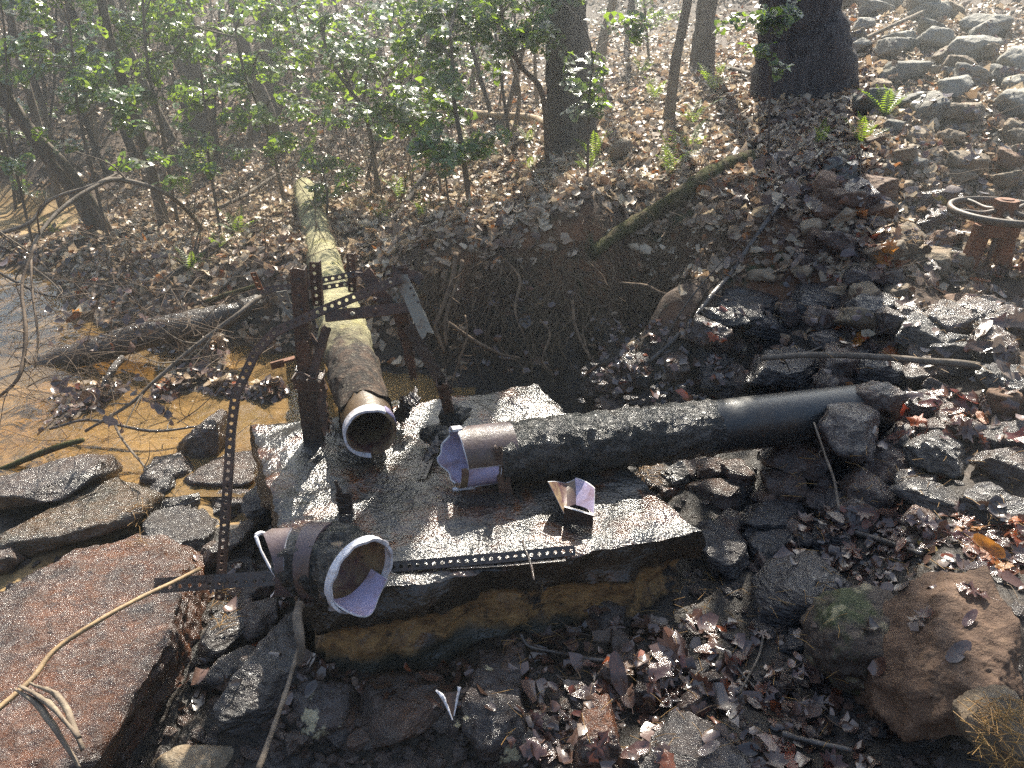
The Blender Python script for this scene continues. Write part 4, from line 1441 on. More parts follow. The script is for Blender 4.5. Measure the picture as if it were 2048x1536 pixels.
# feet that carry the wings
mb = MB()
b0, b1 = np.array(mid_b), PD(1187, 1028, 2.28 + SH)
b0b, b1b = b0.copy(), b1.copy()
b0b[2] = zb
b1b[2] = zb
panel(mb, [b0, b1, b1b, b0b], .006, [.5, .8, 0])
mb.build('rear_wall', [M['rust_dark'], M['rust_dark'], M['rust_dark']], sh, smooth=False)


# ------------------------------------------------------------------ rusted steel
def perf(mb, pts, w, th=.003, pitch=.025, hr=.0065, face=None, flange=0.0, mi=0, off=0.0):
    """perforated flat bar: one row of round holes; flange adds a second leg at right angles"""
    pts = np.asarray(pts, float)
    s = np.concatenate([[0], np.cumsum(np.linalg.norm(np.diff(pts, axis=0), axis=1))])
    n = max(2, int(s[-1] / pitch))
    ss = np.linspace(0, s[-1], n + 1)
    P = np.stack([np.interp(ss, s, pts[:, k]) for k in range(3)], 1)
    face = unit(face if face is not None else -FW)
    for i in range(n):
        a, b = P[i], P[i + 1]
        t = unit(b - a)
        wd = unit(np.cross(face, t))
        nn = unit(np.cross(t, wd))
        c = (a + b) / 2
        L = np.linalg.norm(b - a) / 2 * 1.001
        sq = [(-1, -1), (0, -1), (1, -1), (1, 0), (1, 1), (0, 1), (-1, 1), (-1, 0)]
        outer = [c + t * L * x + wd * w / 2 * y for x, y in sq]
        inner = [c + wd * off + hr * (t * math.cos(q) + wd * math.sin(q)) for q in [math.atan2(y, x) for x, y in sq]]
        vv = [p + nn * th / 2 for p in outer] + [p + nn * th / 2 for p in inner] + [p - nn * th / 2 for p in outer] + [p - nn * th / 2 for p in inner]
        f = []
        for j in range(8):
            k = (j + 1) % 8
            f.append([j, k, 8 + k, 8 + j])
            f.append([16 + k, 16 + j, 24 + j, 24 + k])
            f.append([8 + j, 8 + k, 24 + k, 24 + j])
            if j in (0, 1, 4, 5) or (i == 0 and j in (6, 7)) or (i == n - 1 and j in (2, 3)):
                f.append([k, j, 16 + j, 16 + k])
        mb.add(vv, f, mi)
        if flange:
            box(mb, c + wd * (w / 2 + .0005) - nn * flange / 2, [t, nn, wd], (L, flange / 2, th / 2), mi)


def channel(mb, a, b, w, dpt, th=.004, face=None, mi=0, rag=0.0, seed=0, taper=1.0):
    """U channel bar with a slightly eaten outline"""
    a, b = np.asarray(a, float), np.asarray(b, float)
    t = unit(b - a)
    face = unit(face if face is not None else -FW)
    wd = unit(np.cross(face, t))
    nn = unit(np.cross(t, wd))
    if nn @ face < 0:
        nn = -nn
    g = np.random.default_rng(seed)
    n = 14
    prof = [(-.5, -dpt), (-.5, 0), (-.17, 0), (.17, 0), (.5, 0), (.5, -dpt)]
    rows_o, rows_i = [], []
    for i in range(n + 1):
        q = i / n
        c = a + (b - a) * q
        ww = w * (1 + (taper - 1) * q)
        j = g.normal(size=(6, 2)) * rag * w
        rows_o.append([c + wd * (x * ww + j[k, 0]) + nn * (y + j[k, 1] * .4) + t * (j[k, 0] * (3 if i in (0, n) else .5)) for k, (x, y) in enumerate(prof)])
        rows_i.append([p - nn * th + wd * (-np.sign(x) * th if k in (0, 1, 4, 5) else 0) for k, (p, (x, y)) in enumerate(zip(rows_o[-1], prof))])
    Vo, Vi = np.array(rows_o), np.array(rows_i)
    I = np.arange((n + 1) * 6).reshape(n + 1, 6)
    qq = np.stack([I[:-1, :-1], I[:-1, 1:], I[1:, 1:], I[1:, :-1]], -1).reshape(-1, 4)
    mb.add(Vo.reshape(-1, 3), qq.tolist(), mi)
    mb.add(Vi.reshape(-1, 3), qq[:, ::-1].tolist(), mi)
    for A, Bq in ((Vo[0], Vi[0]), (Vo[-1], Vi[-1]), (Vo[:, 0], Vi[:, 0]), (Vo[:, -1], Vi[:, -1])):
        m = len(A)
        mb.add(np.concatenate([A, Bq]), [[i, i + 1, m + i + 1, m + i] for i in range(m - 1)], mi)


def bolt(mb, p, n, r=.008, l=.02):
    n = unit(n)
    tube(mb, [np.asarray(p) - n * l * .2, np.asarray(p) + n * l], [r * .5, r * .5], 6)
    tube(mb, [np.asarray(p) + n * l * .3, np.asarray(p) + n * l * .7], [r, r], 6)


base_p = PZ(626, 888, 0)
YF = base_p[1]
frame = empty('pipe_support', base_p, 'rusted steel support frame of channels and perforated angles round the long pipe', 'steel frame')


def part(name, fn, mat=None, parent=None, smooth=False, label=None):
    mb = MB()
    fn(mb)
    o = mb.build(name, mat or M['rust'], parent or frame, smooth=smooth)
    if label:
        o['label'] = label
    return o


post = part('post', lambda m: channel(m, base_p + [0, 0, .0], PY(609, 740, YF), .076, .045, rag=.02, seed=1), M['rust_dark'])
post2 = part('post', lambda m: (channel(m, PY(609, 745, YF - .004), PY(593, 538, YF), .052, .04, rag=.015, seed=2),), M['rust'])
for (u, v) in ((597, 560), (598, 592), (603, 620)):
    mbh = MB()
    q = PY(u, v, YF - .006)
    tube(mbh, [q, q + np.array([0, -.004, .001])], [.007, .007], 8)
    mbh.build('bolt_head', M['rust_dark'], frame)
part('post', lambda m: perf(m, [PY(627, 524, YF + .08), PY(634, 612, YF + .08)], .035, flange=.03), M['rust'])
part('post', lambda m: perf(m, [PY(700, 507, YF + .25), PY(704, 584, YF + .25)], .03, flange=.025), M['rust'])
part('brace', lambda m: channel(m, PY(652, 655, YF + .03), PY(622, 757, YF - .02), .03, .02, rag=.03, seed=4))
part('brace', lambda m: channel(m, PY(588, 630, YF + .05), PY(640, 700, YF + .02), .02, .015, rag=.03, seed=14))
part('torn_plate', lambda m: channel(m, PY(636, 742, YF + .02), PY(652, 868, YF - .03), .042, .02, rag=.07, seed=5, taper=.6))


def tray(m):
    a, b = PY(586, 757, YF - .05), PY(640, 762, YF - .05)
    t = unit(b - a)
    w = np.linalg.norm(b - a)
    up = np.array([0, 0, 1.0])
    nn = np.cross(t, up)
    box(m, (a + b) / 2 + nn * -.03, [t, nn, up], (w / 2 + .004, .035, .002))
    box(m, (a + b) / 2 - up * .005 + nn * .007, [t, nn, up], (w / 2 + .004, .002, .005))
    box(m, (a + b) / 2 - up * .038 + nn * .007, [t, nn, up], (w / 2 + .004, .002, .004))
    for i in range(8):
        box(m, a + t * w * (i + .5) / 8 - up * .022 + nn * .007, [t, nn, up], (.005, .002, .0125))


part('slotted_bracket', tray, M['rust'])
part('rod', lambda m: tube(m, catmull([PY(588, 757, YF - .06), PY(600, 745, YF - .075), PY(628, 758, YF - .07), PY(638, 742, YF - .06)], 4), .005, 6), M['rust'], smooth=True)
part('stub_arm', lambda m: (box(m, PY(566, 722, YF - .03), [unit(PY(588, 716, YF - .01) - PY(544, 728, YF - .05)), np.array([0, 0, 1.0]), unit(np.cross(PY(588, 716, YF - .01) - PY(544, 728, YF - .05), [0, 0, 1.0]))], (.045, .0035, .012)),
                            box(m, PY(555, 729, YF - .045), [unit(PY(588, 716, YF - .01) - PY(544, 728, YF - .05)), unit(np.cross(PY(588, 716, YF - .01) - PY(544, 728, YF - .05), [0, 0, 1.0])), np.array([0, 0, 1.0])], (.024, .0035, .014))), M['rust_orange'])
part('small_plate', lambda m: box(m, PY(606, 690, YF - .03), [np.array([1.0, 0, 0]), np.array([0, 1.0, 0]), np.array([0, 0, 1.0])], (.02, .003, .016)), M['rust'])
part('perforated_plate', lambda m: perf(m, [PY(563, 582, YF + .06), PY(572, 610, YF + .06), PY(590, 632, YF + .05)], .04, hr=.008), M['rust_pale'], label='pale bluish perforated plate')
part('perforated_angle', lambda m: perf(m, [PY(506, 545, YF + .1), PY(521, 580, YF + .12)], .022), M['rust_orange'], label='bent orange-rusted tip')
part('perforated_angle', lambda m: perf(m, [PY(521, 582, YF + .12), PY(590, 572, YF + .15), PY(726, 545, YF + .2)], .022, flange=.02))
part('perforated_angle', lambda m: perf(m, [PY(636, 577, YF + .24), PY(697, 567, YF + .24)], .02))
part('brace', lambda m: channel(m, PY(727, 541, YF + .12), PY(775, 610, YF + .1), .05, .02, rag=.03, seed=6))
part('perforated_angle', lambda m: perf(m, [PY(766, 563, YF + .07), PY(802, 606, YF + .07)], .026, hr=.0075), M['rust_pale'], label='bluish perforated bar')
part('cross_channel', lambda m: channel(m, PY(650, 632, YF - .02), PY(822, 614, YF + .02), .04, .03, rag=.02, seed=7), M['rust'])
for (u, v) in ((690, 618), (750, 603), (706, 632)):
    part('bolt', lambda m: bolt(m, PY(u, v, YF - .02), [0, -.3, 1], .009, .018), M['rust_pale'] if u < 740 else M['rust'], smooth=True)
part('bolt', lambda m: bolt(m, PY(751, 620, YF - .03), [0, -1, .2], .01, .02), M['rust'], smooth=True)
part('pale_bar', lambda m: channel(m, PY(801, 552, YF - .05), PY(855, 672, YF - .12), .045, .025, rag=.03, seed=8), M['rust_pale'], label='pale flaking bar with ragged lower end')
for (u, v) in ((822, 576), (828, 590), (836, 604)):
    mbh = MB()
    q = PY(u, v, YF - .075 - (v - 576) * .0008)
    tube(mbh, [q, q + np.array([0, -.003, .001])], [.005, .005], 8)
    mbh.build('hole', M['rust_dark'], frame)
part('clamp', lambda m: (channel(m, PY(782, 540, YF), PY(842, 558, YF), .04, .03, rag=.08, seed=9), channel(m, PY(803, 528, YF), PY(812, 568, YF), .03, .02, rag=.08, seed=19)), M['rust'])
part('leg', lambda m: channel(m, PY(800, 622, YF + .03), PY(828, 762, YF + .1), .055, .03, rag=.04, seed=10, taper=.45), M['rust'])
part('leg', lambda m: channel(m, PY(815, 650, YF + .02), PY(898, 790, YF + .04), .045, .03, rag=.04, seed=11), M['rust_dark'])
part('leg', lambda m: channel(m, PY(883, 770, YF + .0), PZ(905, 850, 0.0), .042, .03, rag=.06, seed=12, taper=.9), M['rust'])
fp = PZ(901, 862, 0)
mb = MB()
g = np.random.default_rng(5)
N = np.concatenate([g.normal(size=(9, 3)), [[0, 0, -1], [0, 0, 1]]])
p_, f_ = hull_rock(N, np.concatenate([g.uniform(.8, 1.1, 9), [.5, 1.2]]), 4, 10, .25, 5, 1.0)
mb.add(p_ * np.array([.038, .038, .05]) + fp + [0, .02, .035], f_)
mb.build('corroded_foot', M['pipe_black'], frame)
mb = MB()
mb.add(p_ * np.array([.045, .04, .03]) + PZ(866, 872, .03), f_)
tagp(mb.build('crust_lump', M['pipe_black']), 'black crusted lump on the slab touching the shattered pipe end', 'debris')

mb = MB()
channel(mb, PZ(793, 846, .01), PD(813, 806, 3.0), .05, .02, rag=.12, seed=22)
channel(mb, PD(811, 808, 3.0), PD(835, 788, 3.08), .045, .02, rag=.16, seed=23)
tagp(mb.build('rusted_stub', M['rust_dark'], smooth=False), 'ragged dark rusted stub sticking up right of the open pipe end', 'steel scrap')

mb = MB()
ps = [PY(803, 556, YF - .07), PY(656, 615, YF - .1), PY(548, 664, YF - .15), PY(510, 705, YF - .18), PY(470, 790, YF - .25), PY(461, 860, YF - .3), PY(455, 960, YF - .38), PY(446, 1080, YF - .46), PY(438, 1200, YF - .52)]
dense = []
for a, b in zip(ps[:-1], ps[1:]):
    dense += [a + (b - a) * t for t in np.linspace(0, 1, 5)[:-1]]
dense.append(ps[-1])
perf(mb, dense, .03, pitch=.0275, hr=.0065, face=[.15, -1, .5], flange=.012)
tagp(mb.build('perforated_strap', M['rust'], smooth=False), 'long bent perforated strap sweeping from the frame down to the rocks', 'steel strap')

mb = MB()
perf(mb, [PD(308, 1172, 2.16), PZ(440, 1163, -.03), PZ(575, 1154, .008)], .045, pitch=.03, hr=.0065, face=[.1, -1, .9], flange=.0, off=-.006)
perf(mb, [PZ(575, 1154, .008), PZ(800, 1133, .014), PZ(1000, 1116, .02), PZ(1150, 1101, .02)], .03, pitch=.0255, hr=.0065, face=[.1, -1, .9], flange=.03)
tagp(mb.build('perforated_bar', M['rust_dark'], smooth=False), 'straight perforated angle bar lying under the broken elbow along the front edge', 'steel bar')
mb = MB()
perf(mb, [PZ(900, 1133, .004), PZ(1000, 1128, .004), PZ(1130, 1117, .004)], .024, pitch=.0255, hr=.0065, face=[0, -.1, 1])
tagp(mb.build('perforated_strip', M['rust_dark'], smooth=False), 'flat perforated strip lying just in front of the angle bar on the slab', 'steel strip')

mb = MB()
channel(mb, PZ(692, 1032, 0), PY(686, 985, PZ(692, 1032, 0)[1]), .05, .02, rag=.06, seed=31)
channel(mb, PY(680, 990, PZ(692, 1032, 0)[1] - .003), PY(671, 962, PZ(692, 1032, 0)[1]), .016, .01, rag=.05, seed=32, taper=.5)
tagp(mb.build('rusted_stub', M['rust_dark'], smooth=False), 'broken rusted post stub standing on the slab behind the elbow', 'steel scrap')
mb = MB()
yb = PZ(1012, 992, 0)[1]
channel(mb, PZ(1012, 992, 0), PY(1003, 925, yb), .047, .022, rag=.03, seed=33)
channel(mb, PY(998, 930, yb - .003), PY(997, 895, yb), .026, .015, rag=.05, seed=34)
tagp(mb.build('rusted_plate', M['rust'], smooth=False), 'upright rusted steel plate standing against the black pipe', 'steel scrap')
mb = MB()
perf(mb, [PZ(842, 958, .006), PZ(864, 905, .012)], .034, pitch=.02, hr=.005, face=[0, -.1, 1])
channel(mb, PZ(855, 915, .02), PZ(880, 880, .05), .03, .02, rag=.2, seed=35)
tagp(mb.build('strap_scrap', M['rust_dark'], smooth=False), 'short perforated strap scrap left of the shattered lilac pipe end', 'steel scrap')
mb = MB()
mb.add(p_ * np.array([.018, .012, .026]) + PZ(678, 850, .02), f_)
tagp(mb.build('white_chip', M['cream']), 'small white chip lying left of the open pipe end', 'pipe shard')
mb = MB()
tube(mb, catmull([PD(872, 1381, 1.86), PD(884, 1392, 1.855), PD(893, 1410, 1.85), PD(905, 1440, 1.84)], 5), [.0028, .0045, .0035, .0012], 6, rough=.2)
tube(mb, catmull([PD(919, 1374, 1.86), PD(914, 1400, 1.85), PD(908, 1432, 1.845)], 5), [.0045, .003, .0012], 6, rough=.2)
mb.add([PD(876, 1388, 1.865), PD(917, 1382, 1.865), PD(911, 1425, 1.85), PD(904, 1440, 1.845), PD(893, 1418, 1.855)], [[0, 1, 2, 3, 4]], 1)
mb.add([PD(876, 1388, 1.875), PD(917, 1382, 1.875), PD(911, 1425, 1.86), PD(904, 1440, 1.855), PD(893, 1418, 1.865)], [[4, 3, 2, 1, 0]], 1)
tagp(mb.build('pipe_shard', [M['pvc_white'], M['rust']], smooth=False), 'V-shaped white-edged shard wedged beside the rectangular block', 'pipe shard')

# ------------------------------------------------------------------ handwheel valve
hc = PD(2008, 422, 3.72)
hw = empty('valve_handwheel', (hc[0], hc[1], hc[2] - .32), 'rusty valve with a spoked handwheel on a forked orange stand', 'valve')
mb = MB()
rad = 95 / F * 3.72
ringp = [hc + rad * np.array([math.cos(a), math.sin(a), 0]) for a in np.linspace(0, 2 * math.pi, 57)]
prof = [(.0, .016), (.014, .012), (.017, 0), (.014, -.018), (0, -.022), (-.012, -.014), (-.010, 0), (-.006, .013)]
V = []
for p in ringp[:-1]:
    d = unit(p - hc)
    V.append([p + d * x + np.array([0, 0, z]) for x, z in prof])
V = np.array(V)
m = len(prof)
n = len(V)
mb.add(V.reshape(-1, 3), [[i * m + j, i * m + (j + 1) % m, ((i + 1) % n) * m + (j + 1) % m, ((i + 1) % n) * m + j] for i in range(n) for j in range(m)])
mb.build('wheel_rim', M['wheel'], hw)
for k in range(5):
    a = R(178 + 72 * k)
    d = np.array([math.cos(a), math.sin(a), 0])
    mb = MB()
    tube(mb, catmull([hc + d * .03 + [0, 0, .0], hc + d * rad * .45 + [0, 0, -.012], hc + d * rad * .8 + [0, 0, -.002], hc + d * (rad - .004) + [0, 0, -.002]], 4), [.016, .012, .010, .012], 8)
    mb.build('spoke', M['wheel'], hw)
mb = MB()
tube(mb, [hc + [0, 0, -.05], hc + [0, 0, .016]], [.045, .045], 20)
mb.build('hub', M['rust_orange'], hw, sharp=40)
mb = MB()
tube(mb, [hc + [0, 0, .016], hc + [0, 0, .056]], [.057, .057], 6)
tube(mb, [hc + [0, 0, .056], hc + [0, 0, .062]], [.032, .028], 16)
mb.build('hub_nut', M['rust_orange'], hw, sharp=40)
mb = MB()
box(mb, hc + [0, 0, -.09], [np.array([1.0, 0, 0]), np.array([0, 1.0, 0]), np.array([0, 0, 1.0])], (.085, .045, .035))
mb.build('yoke_head', M['rust_orange'], hw, smooth=False)
for sx, nm in ((-1, 'fork_leg'), (1, 'fork_leg')):
    mb = MB()
    channel(mb, hc + [sx * .062, 0, -.08], hc + [sx * .098, -.01, -.36], .075, .05, th=.02, face=[0, -1, .2], rag=.006, seed=40 + sx)
    mb.build(nm, M['rust_orange'], hw, smooth=False)
mb = MB()
tube(mb, [hc + [0, 0, -.36], hc + [0, 0, -.05]], [.014, .014], 10)
mb.build('stem', M['rust'], hw)


# ------------------------------------------------------------------ trees
def trunk_path(pix, d, top=7.0, lean=(0, 0)):
    d = min(d, DG(*pix[0]))
    pts = []
    for (u, v) in pix:
        pts.append((u, v))
    base = PD(pts[0][0], pts[0][1], d)
    base[2] = min(base[2], float(H(base[0], base[1]))) - .05
    out = [base]
    for (u, v) in pts[1:]:
        out.append(PY(u, v, base[1]))
    return out


def make_tree(name, pix, d, w, mat, label, cat='tree', top=7.0, crown=True, seed=0, rough=.06, nb=14, spread=1.6, group=None, tall=True):
    pts = trunk_path(pix, d)
    r0 = w / 2 * float((pts[0] - C0) @ FW) / F
    g = np.random.default_rng(seed)
    up = unit(pts[-1] - pts[-2])
    up = unit(up + np.array([0, 0, .4]))
    root = empty(name, pts[0], label, cat, group)
    if tall:
        z0 = pts[-1][2]
        p = pts[-1]
        for k in range(5):
            up = unit(up + g.normal(size=3) * .05 + np.array([0, 0, .12]))
            p = p + up * (top - z0) / 5
            pts.append(p)
    c = catmull(pts, 7)
    hgt = np.linspace(0, 1, 6)
    rad = r0 * np.array([1.35, 1.02, .95, .8, .6, .3]) if tall else r0 * np.array([1.15, 1, .9, .75, .6, .4])
    mb = MB()
    tube(mb, c, rad, 20 if w > 60 else 12, rough=rough, seed=seed)
    mb.build('trunk', mat, root)
    if crown and tall:
        mb = MB()
        nseg = len(c)
        for k in range(nb):
            i = int(nseg * g.uniform(.55, .97))
            p0 = c[i]
            a = g.uniform(0, 6.28)
            dirn = unit([math.cos(a), math.sin(a), g.uniform(.2, .9)])
            L = spread * g.uniform(.5, 1.0)
            q = [p0, p0 + dirn * L * .5, p0 + dirn * L + np.array([0, 0, .2 * L])]
            rb = min(max(r0 * .28, .012), .035)
            cc = catmull(q, 4)
            tube(mb, cc, [rb, rb * .3], 6, cap=False)
            for _ in range(5):
                s0 = cc[g.integers(2, len(cc))]
                dd = unit(dirn + g.normal(size=3) * .6)
                l2 = L * g.uniform(.25, .6)
                tube(mb, [s0, s0 + dd * l2 * .5 + g.normal(size=3) * .03, s0 + dd * l2], [rb * .35, rb * .12], 4, cap=False)
        o = mb.build('crown', M['bark_grey'], root)
        o['kind'] = 'stuff'
    return root, c


make_tree('oak_tree', [(1146, 292), (1138, 150), (1131, 0)], 5.8, 76, M['bark_dark'], 'dark thick straight tree trunk with ivy-like holly sprays in front', seed=1, top=8, spread=2.6)
make_tree('oak_tree', [(1605, 175), (1604, 80), (1600, -20)], 6.2, 150, M['bark_dark'], 'widest dark tree trunk on the upper right of the slope', seed=2, top=9, spread=3, nb=18)
make_tree('hardwood_tree', [(1403, 140), (1410, 60), (1418, -10)], 7.2, 38, M['bark_grey'], 'brown mid-sized trunk standing between the slim pale tree and the widest trunk', seed=3)
make_tree('young_tree', [(1340, 215), (1352, 120), (1377, -10)], 5.7, 18, M['bark_pale'], 'slim pale trunk with ferns at its foot', seed=4, top=6)
make_tree('young_tree', [(1195, 135), (1208, 70), (1228, -10)], 7.6, 17, M['bark_pale'], 'slim pale trunk just right of the dark thick trunk', seed=5, top=6)
make_tree('hardwood_tree', [(405, 272), (395, 180), (372, 60), (360, -20)], 9.0, 44, M['bark_grey'], 'grey-brown trunk in the left of the thicket leaning left', seed=6, top=8, spread=2)
make_tree('hardwood_tree', [(552, 215), (540, 110), (524, -10)], 10.5, 27, M['bark_grey'], 'straight pale trunk behind the mottled slanting one', seed=7, top=8)
make_tree('hardwood_tree', [(562, 300), (535, 220), (500, 130), (462, -10)], 8.0, 22, M['bark_grey'], 'mottled slanting trunk crossing in front of the straight pale one', seed=8, top=7)
make_tree('creek_tree', [(220, 462), (180, 400), (130, 330), (60, 255), (0, 165)], 6.4, 17, M['bark_grey'], 'upper of the twin leaning stems over the creek', seed=9, top=5, nb=8)
make_tree('creek_tree', [(196, 458), (150, 385), (85, 300), (30, 220), (-10, 180)], 6.35, 24, M['bark_grey'], 'lower thicker twin leaning stem over the creek', seed=10, top=5, nb=8)
make_tree('young_tree', [(328, 448), (305, 350), (275, 250), (245, 160), (215, 60), (200, -20)], 6.3, 17, M['bark_grey'], 'slender leaning stem between creek and mossy pipe', seed=11, top=5, nb=8)
make_tree('sapling', [(100, 330), (62, 200), (30, 80), (15, -20)], 7.5, 12, M['bark_grey'], 'thin grey sapling left of the twin leaning stems', seed=12, top=4, nb=6)
make_tree('sapling', [(262, 275), (205, 150), (145, 20), (130, -20)], 8.5, 14, M['bark_dark'], 'dark thin sapling leaning left in the thicket', seed=13, top=5, nb=6)
make_tree('sapling', [(350, 285), (300, 190), (255, 90), (215, -20)], 9.5, 13, M['bark_grey'], 'thin slanting sapling behind the dark one', seed=14, top=5, nb=6)
make_tree('sapling', [(500, 200), (450, 150), (400, 90), (380, 20), (370, -10)], 10, 9, M['bark_grey'], 'bent thin sapling near the mottled trunk', seed=15, top=4, nb=5)
make_tree('sapling', [(1255, 55), (1262, 20), (1265, -10)], 12, 14, M['bark_grey'], 'small distant trunk at the top edge right of the dark trunk', seed=16, top=5, nb=6)


# ------------------------------------------------------------------ logs, sticks, branches
def stick(name, pix, w, mat, label, cat='stick', lift=.5, k=6, rough=.12, side=0, seed=None, seg=8, group=None):
    """pix: (u, v[, depth]); without a depth the point rests on the ground"""
    pts = []
    for q in pix:
        if len(q) == 3:
            pts.append(PD(*q))
        else:
            d = DG(*q)
            p = PD(q[0], q[1], d)
            r = (w[0] if np.ndim(w) else w) / 2 * d / F
            pts.append(p + np.array([0, -r * .3, r * lift]))
    dm = np.mean([float((p - C0) @ FW) for p in pts])
    r = np.array(w if np.ndim(w) else [w, w * .75]) / 2 * dm / F
    g = np.random.default_rng(seed if seed is not None else int(pix[0][0] * 7 + pix[0][1]))
    c = catmull(pts, k)
    mb = MB()
    tube(mb, c, r, seg, rough=rough, seed=int(g.integers(1e5)))
    for s in range(side):
        i = g.integers(2, len(c) - 1)
        d0 = unit(unit(c[i] - c[i - 1]) + g.normal(size=3) * .7 + np.array([0, -.1, .35]))
        L = np.linalg.norm(c[-1] - c[0]) * g.uniform(.08, .28)
        q = [c[i], c[i] + d0 * L * .5, c[i] + d0 * L + g.normal(size=3) * L * .15]
        tube(mb, catmull(q, 3), [r.mean() * .5, r.mean() * .15], 5, cap=False)
    o = mb.build(name, mat)
    tagp(o, label, cat, group)
    return o


stick('fallen_log', [(-40, 790, 4.4), (60, 745, 4.4), (137, 715, 4.4), (230, 690, 4.35), (310, 665, 4.3), (440, 635, 4.3), (520, 602, 4.4)], [46, 44, 52, 60, 52, 30], M['log_wet'], 'dark rotten log lying across the creek', 'log', rough=.1, seg=16, k=8)
stick('fallen_limb', [(1105, 266), (1060, 246), (1000, 243), (940, 238), (905, 232), (850, 243), (815, 250)], [14, 16, 15, 10], M['stick_pale'], 'pale crooked limb lying on the slope left of the dark trunk', 'limb', seg=10, lift=1.4)
stick('fallen_limb', [(1182, 515), (1240, 472), (1300, 438), (1370, 395), (1430, 350), (1500, 322)], [22, 30, 34, 26], M['log_moss'], 'moss-topped root log along the lip of the clay bank', 'log', seg=12, lift=.9, rough=.15)
stick('long_branch', [(1525, 716, 3.28), (1620, 710, 3.26), (1700, 711, 3.24), (1800, 717, 3.2), (1850, 722, 3.18), (1920, 727, 3.14), (2000, 740, 3.1), (2080, 752, 3.06)], [12, 13, 15, 22], M['bark_grey'], 'long smooth grey branch spanning the rocks to the right frame edge', 'branch', seg=10, rough=.04, side=2)
stick('fallen_branch', [(1203, 784), (1272, 748), (1359, 672), (1420, 598), (1462, 547), (1553, 418), (1642, 308)], [8, 13, 13, 13], M['stick_wet'], 'long dark stick slanting up the clay bank from behind the slab', 'branch', side=2, lift=1.2)
stick('fallen_branch', [(1693, 111), (1750, 85), (1800, 62), (1860, 35), (1935, 4)], [7, 8, 7], M['bark_pale'], 'pale straight stick lying across the upper rock pile', 'branch', lift=5)
stick('fallen_branch', [(1635, 256), (1656, 318), (1680, 350), (1710, 379), (1775, 427)], [8, 7, 4], M['bark_pale'], 'curved pale twig lying on leaves above the brown rock', 'twig', side=3, lift=2)
stick('fallen_branch', [(1444, 143), (1480, 152), (1519, 164), (1560, 185), (1601, 202)], [9, 9, 5], M['bark_grey'], 'lichen-spotted branch in front of the widest trunk', 'branch', side=2, lift=2)
stick('fallen_branch', [(1830, 202), (1809, 260), (1809, 308), (1790, 345), (1765, 379)], [5, 5, 3], M['bark_pale'], 'forked thin twig on leaves left of the bright fern', 'twig', side=3, lift=2)
stick('fallen_branch', [(1628, 845, 2.75), (1650, 910, 2.65), (1668, 960, 2.58), (1678, 1020, 2.5)], [4, 5, 5], M['bark_grey'], 'thin grey twig leaning from the buried pipe end', 'twig', side=2)
stick('fallen_branch', [(1590, 1042), (1650, 1056), (1700, 1072), (1760, 1090), (1840, 1118)], [9, 12, 11], M['stick_wet'], 'wet brown stick beneath the red leaves on the right', 'stick', side=1, lift=3)
stick('fallen_branch', [(1040, 1275), (1058, 1300), (1110, 1312), (1180, 1325), (1230, 1332), (1290, 1342)], [8, 9, 9, 6], M['stick_wet'], 'wet forked stick on leaves in front of the slab', 'stick', side=4, lift=3)
stick('fallen_branch', [(1148, 1265), (1200, 1240), (1250, 1215), (1285, 1200)], [6, 6, 5], M['stick_wet'], 'short dark stick close under the slab front', 'stick', side=2, lift=3)
stick('fallen_branch', [(1560, 1478), (1620, 1495), (1700, 1512)], [13, 14, 11], M['stick_wet'], 'short thick stick among leaves left of the biggest boulder', 'stick', lift=3)
stick('fallen_branch', [(1448, 1305), (1480, 1350), (1530, 1405)], [4, 5, 4], M['stick_wet'], 'thin dark twig crossing another in the wet leaves', 'twig', lift=4)
stick('fallen_branch', [(1525, 1275), (1515, 1320), (1475, 1395)], [5, 5, 4], M['bark_grey'], 'thin grey twig crossing the dark one in the wet leaves', 'twig', lift=4)
stick('bleached_stick', [(-20, 1432, 1.68), (60, 1362, 1.76), (110, 1300, 1.83), (200, 1240, 1.9), (280, 1196, 2.0), (345, 1165, 2.1), (400, 1137, 2.2)], [11, 10, 9, 9], M['stick_pale'], 'long bleached tan stick crossing the huge flat boulder', 'stick', rough=.05, seg=10)
stick('dark_stick', [(515, 1545, 1.62), (545, 1462, 1.74), (570, 1390, 1.86), (588, 1330, 1.95), (604, 1275, 2.02)], [11, 10, 9], M['bark_grey'], 'mottled grey stick leaning on the front left corner of the slab', 'stick', seg=10)
stick('splintered_wood', [(600, 1205, 1.99), (595, 1240, 1.96), (602, 1290, 1.93), (598, 1330, 1.93)], [18, 20, 12], M['bark_grey'], 'flat splinter of wood against the slab corner under the elbow', 'wood', seg=6)
for i, (a, b, c_) in enumerate((((38, 1372), (95, 1405), (158, 1475)), ((30, 1378), (85, 1420), (160, 1535)), ((60, 1366), (120, 1398), (165, 1500)))):
    stick('bark_strip', [(*a, 1.72), (*b, 1.68), (*c_, 1.6)], [5, 14, 9], M['bark_pale'], ['grey bark strip topmost of three at the bottom left', 'shredded bark strip lowest of three at the bottom left', 'bark strip between the two others at the bottom left'][i], 'bark', seg=5, rough=.3)
stick('fallen_branch', [(523, 592, 3.7), (440, 655, 3.6), (376, 705, 3.55), (308, 763, 3.5), (260, 808, 3.45), (171, 862, 3.5)], [9, 9, 8, 6], M['bark_grey'], 'long knobbly stick slanting over the creek from the support frame', 'branch', side=6, rough=.2)
stick('fallen_branch', [(533, 500), (490, 540), (441, 585)], [6, 6, 4], M['bark_grey'], 'thin stick on the slope left of the mossy pipe', 'stick', side=2, lift=2)
stick('fallen_branch', [(-10, 945, 3.4), (60, 915, 3.4), (120, 893, 3.38), (166, 880, 3.36)], [12, 14, 10], M['log_moss'], 'mossy round stick at the creek edge near the left frame', 'stick', rough=.1)
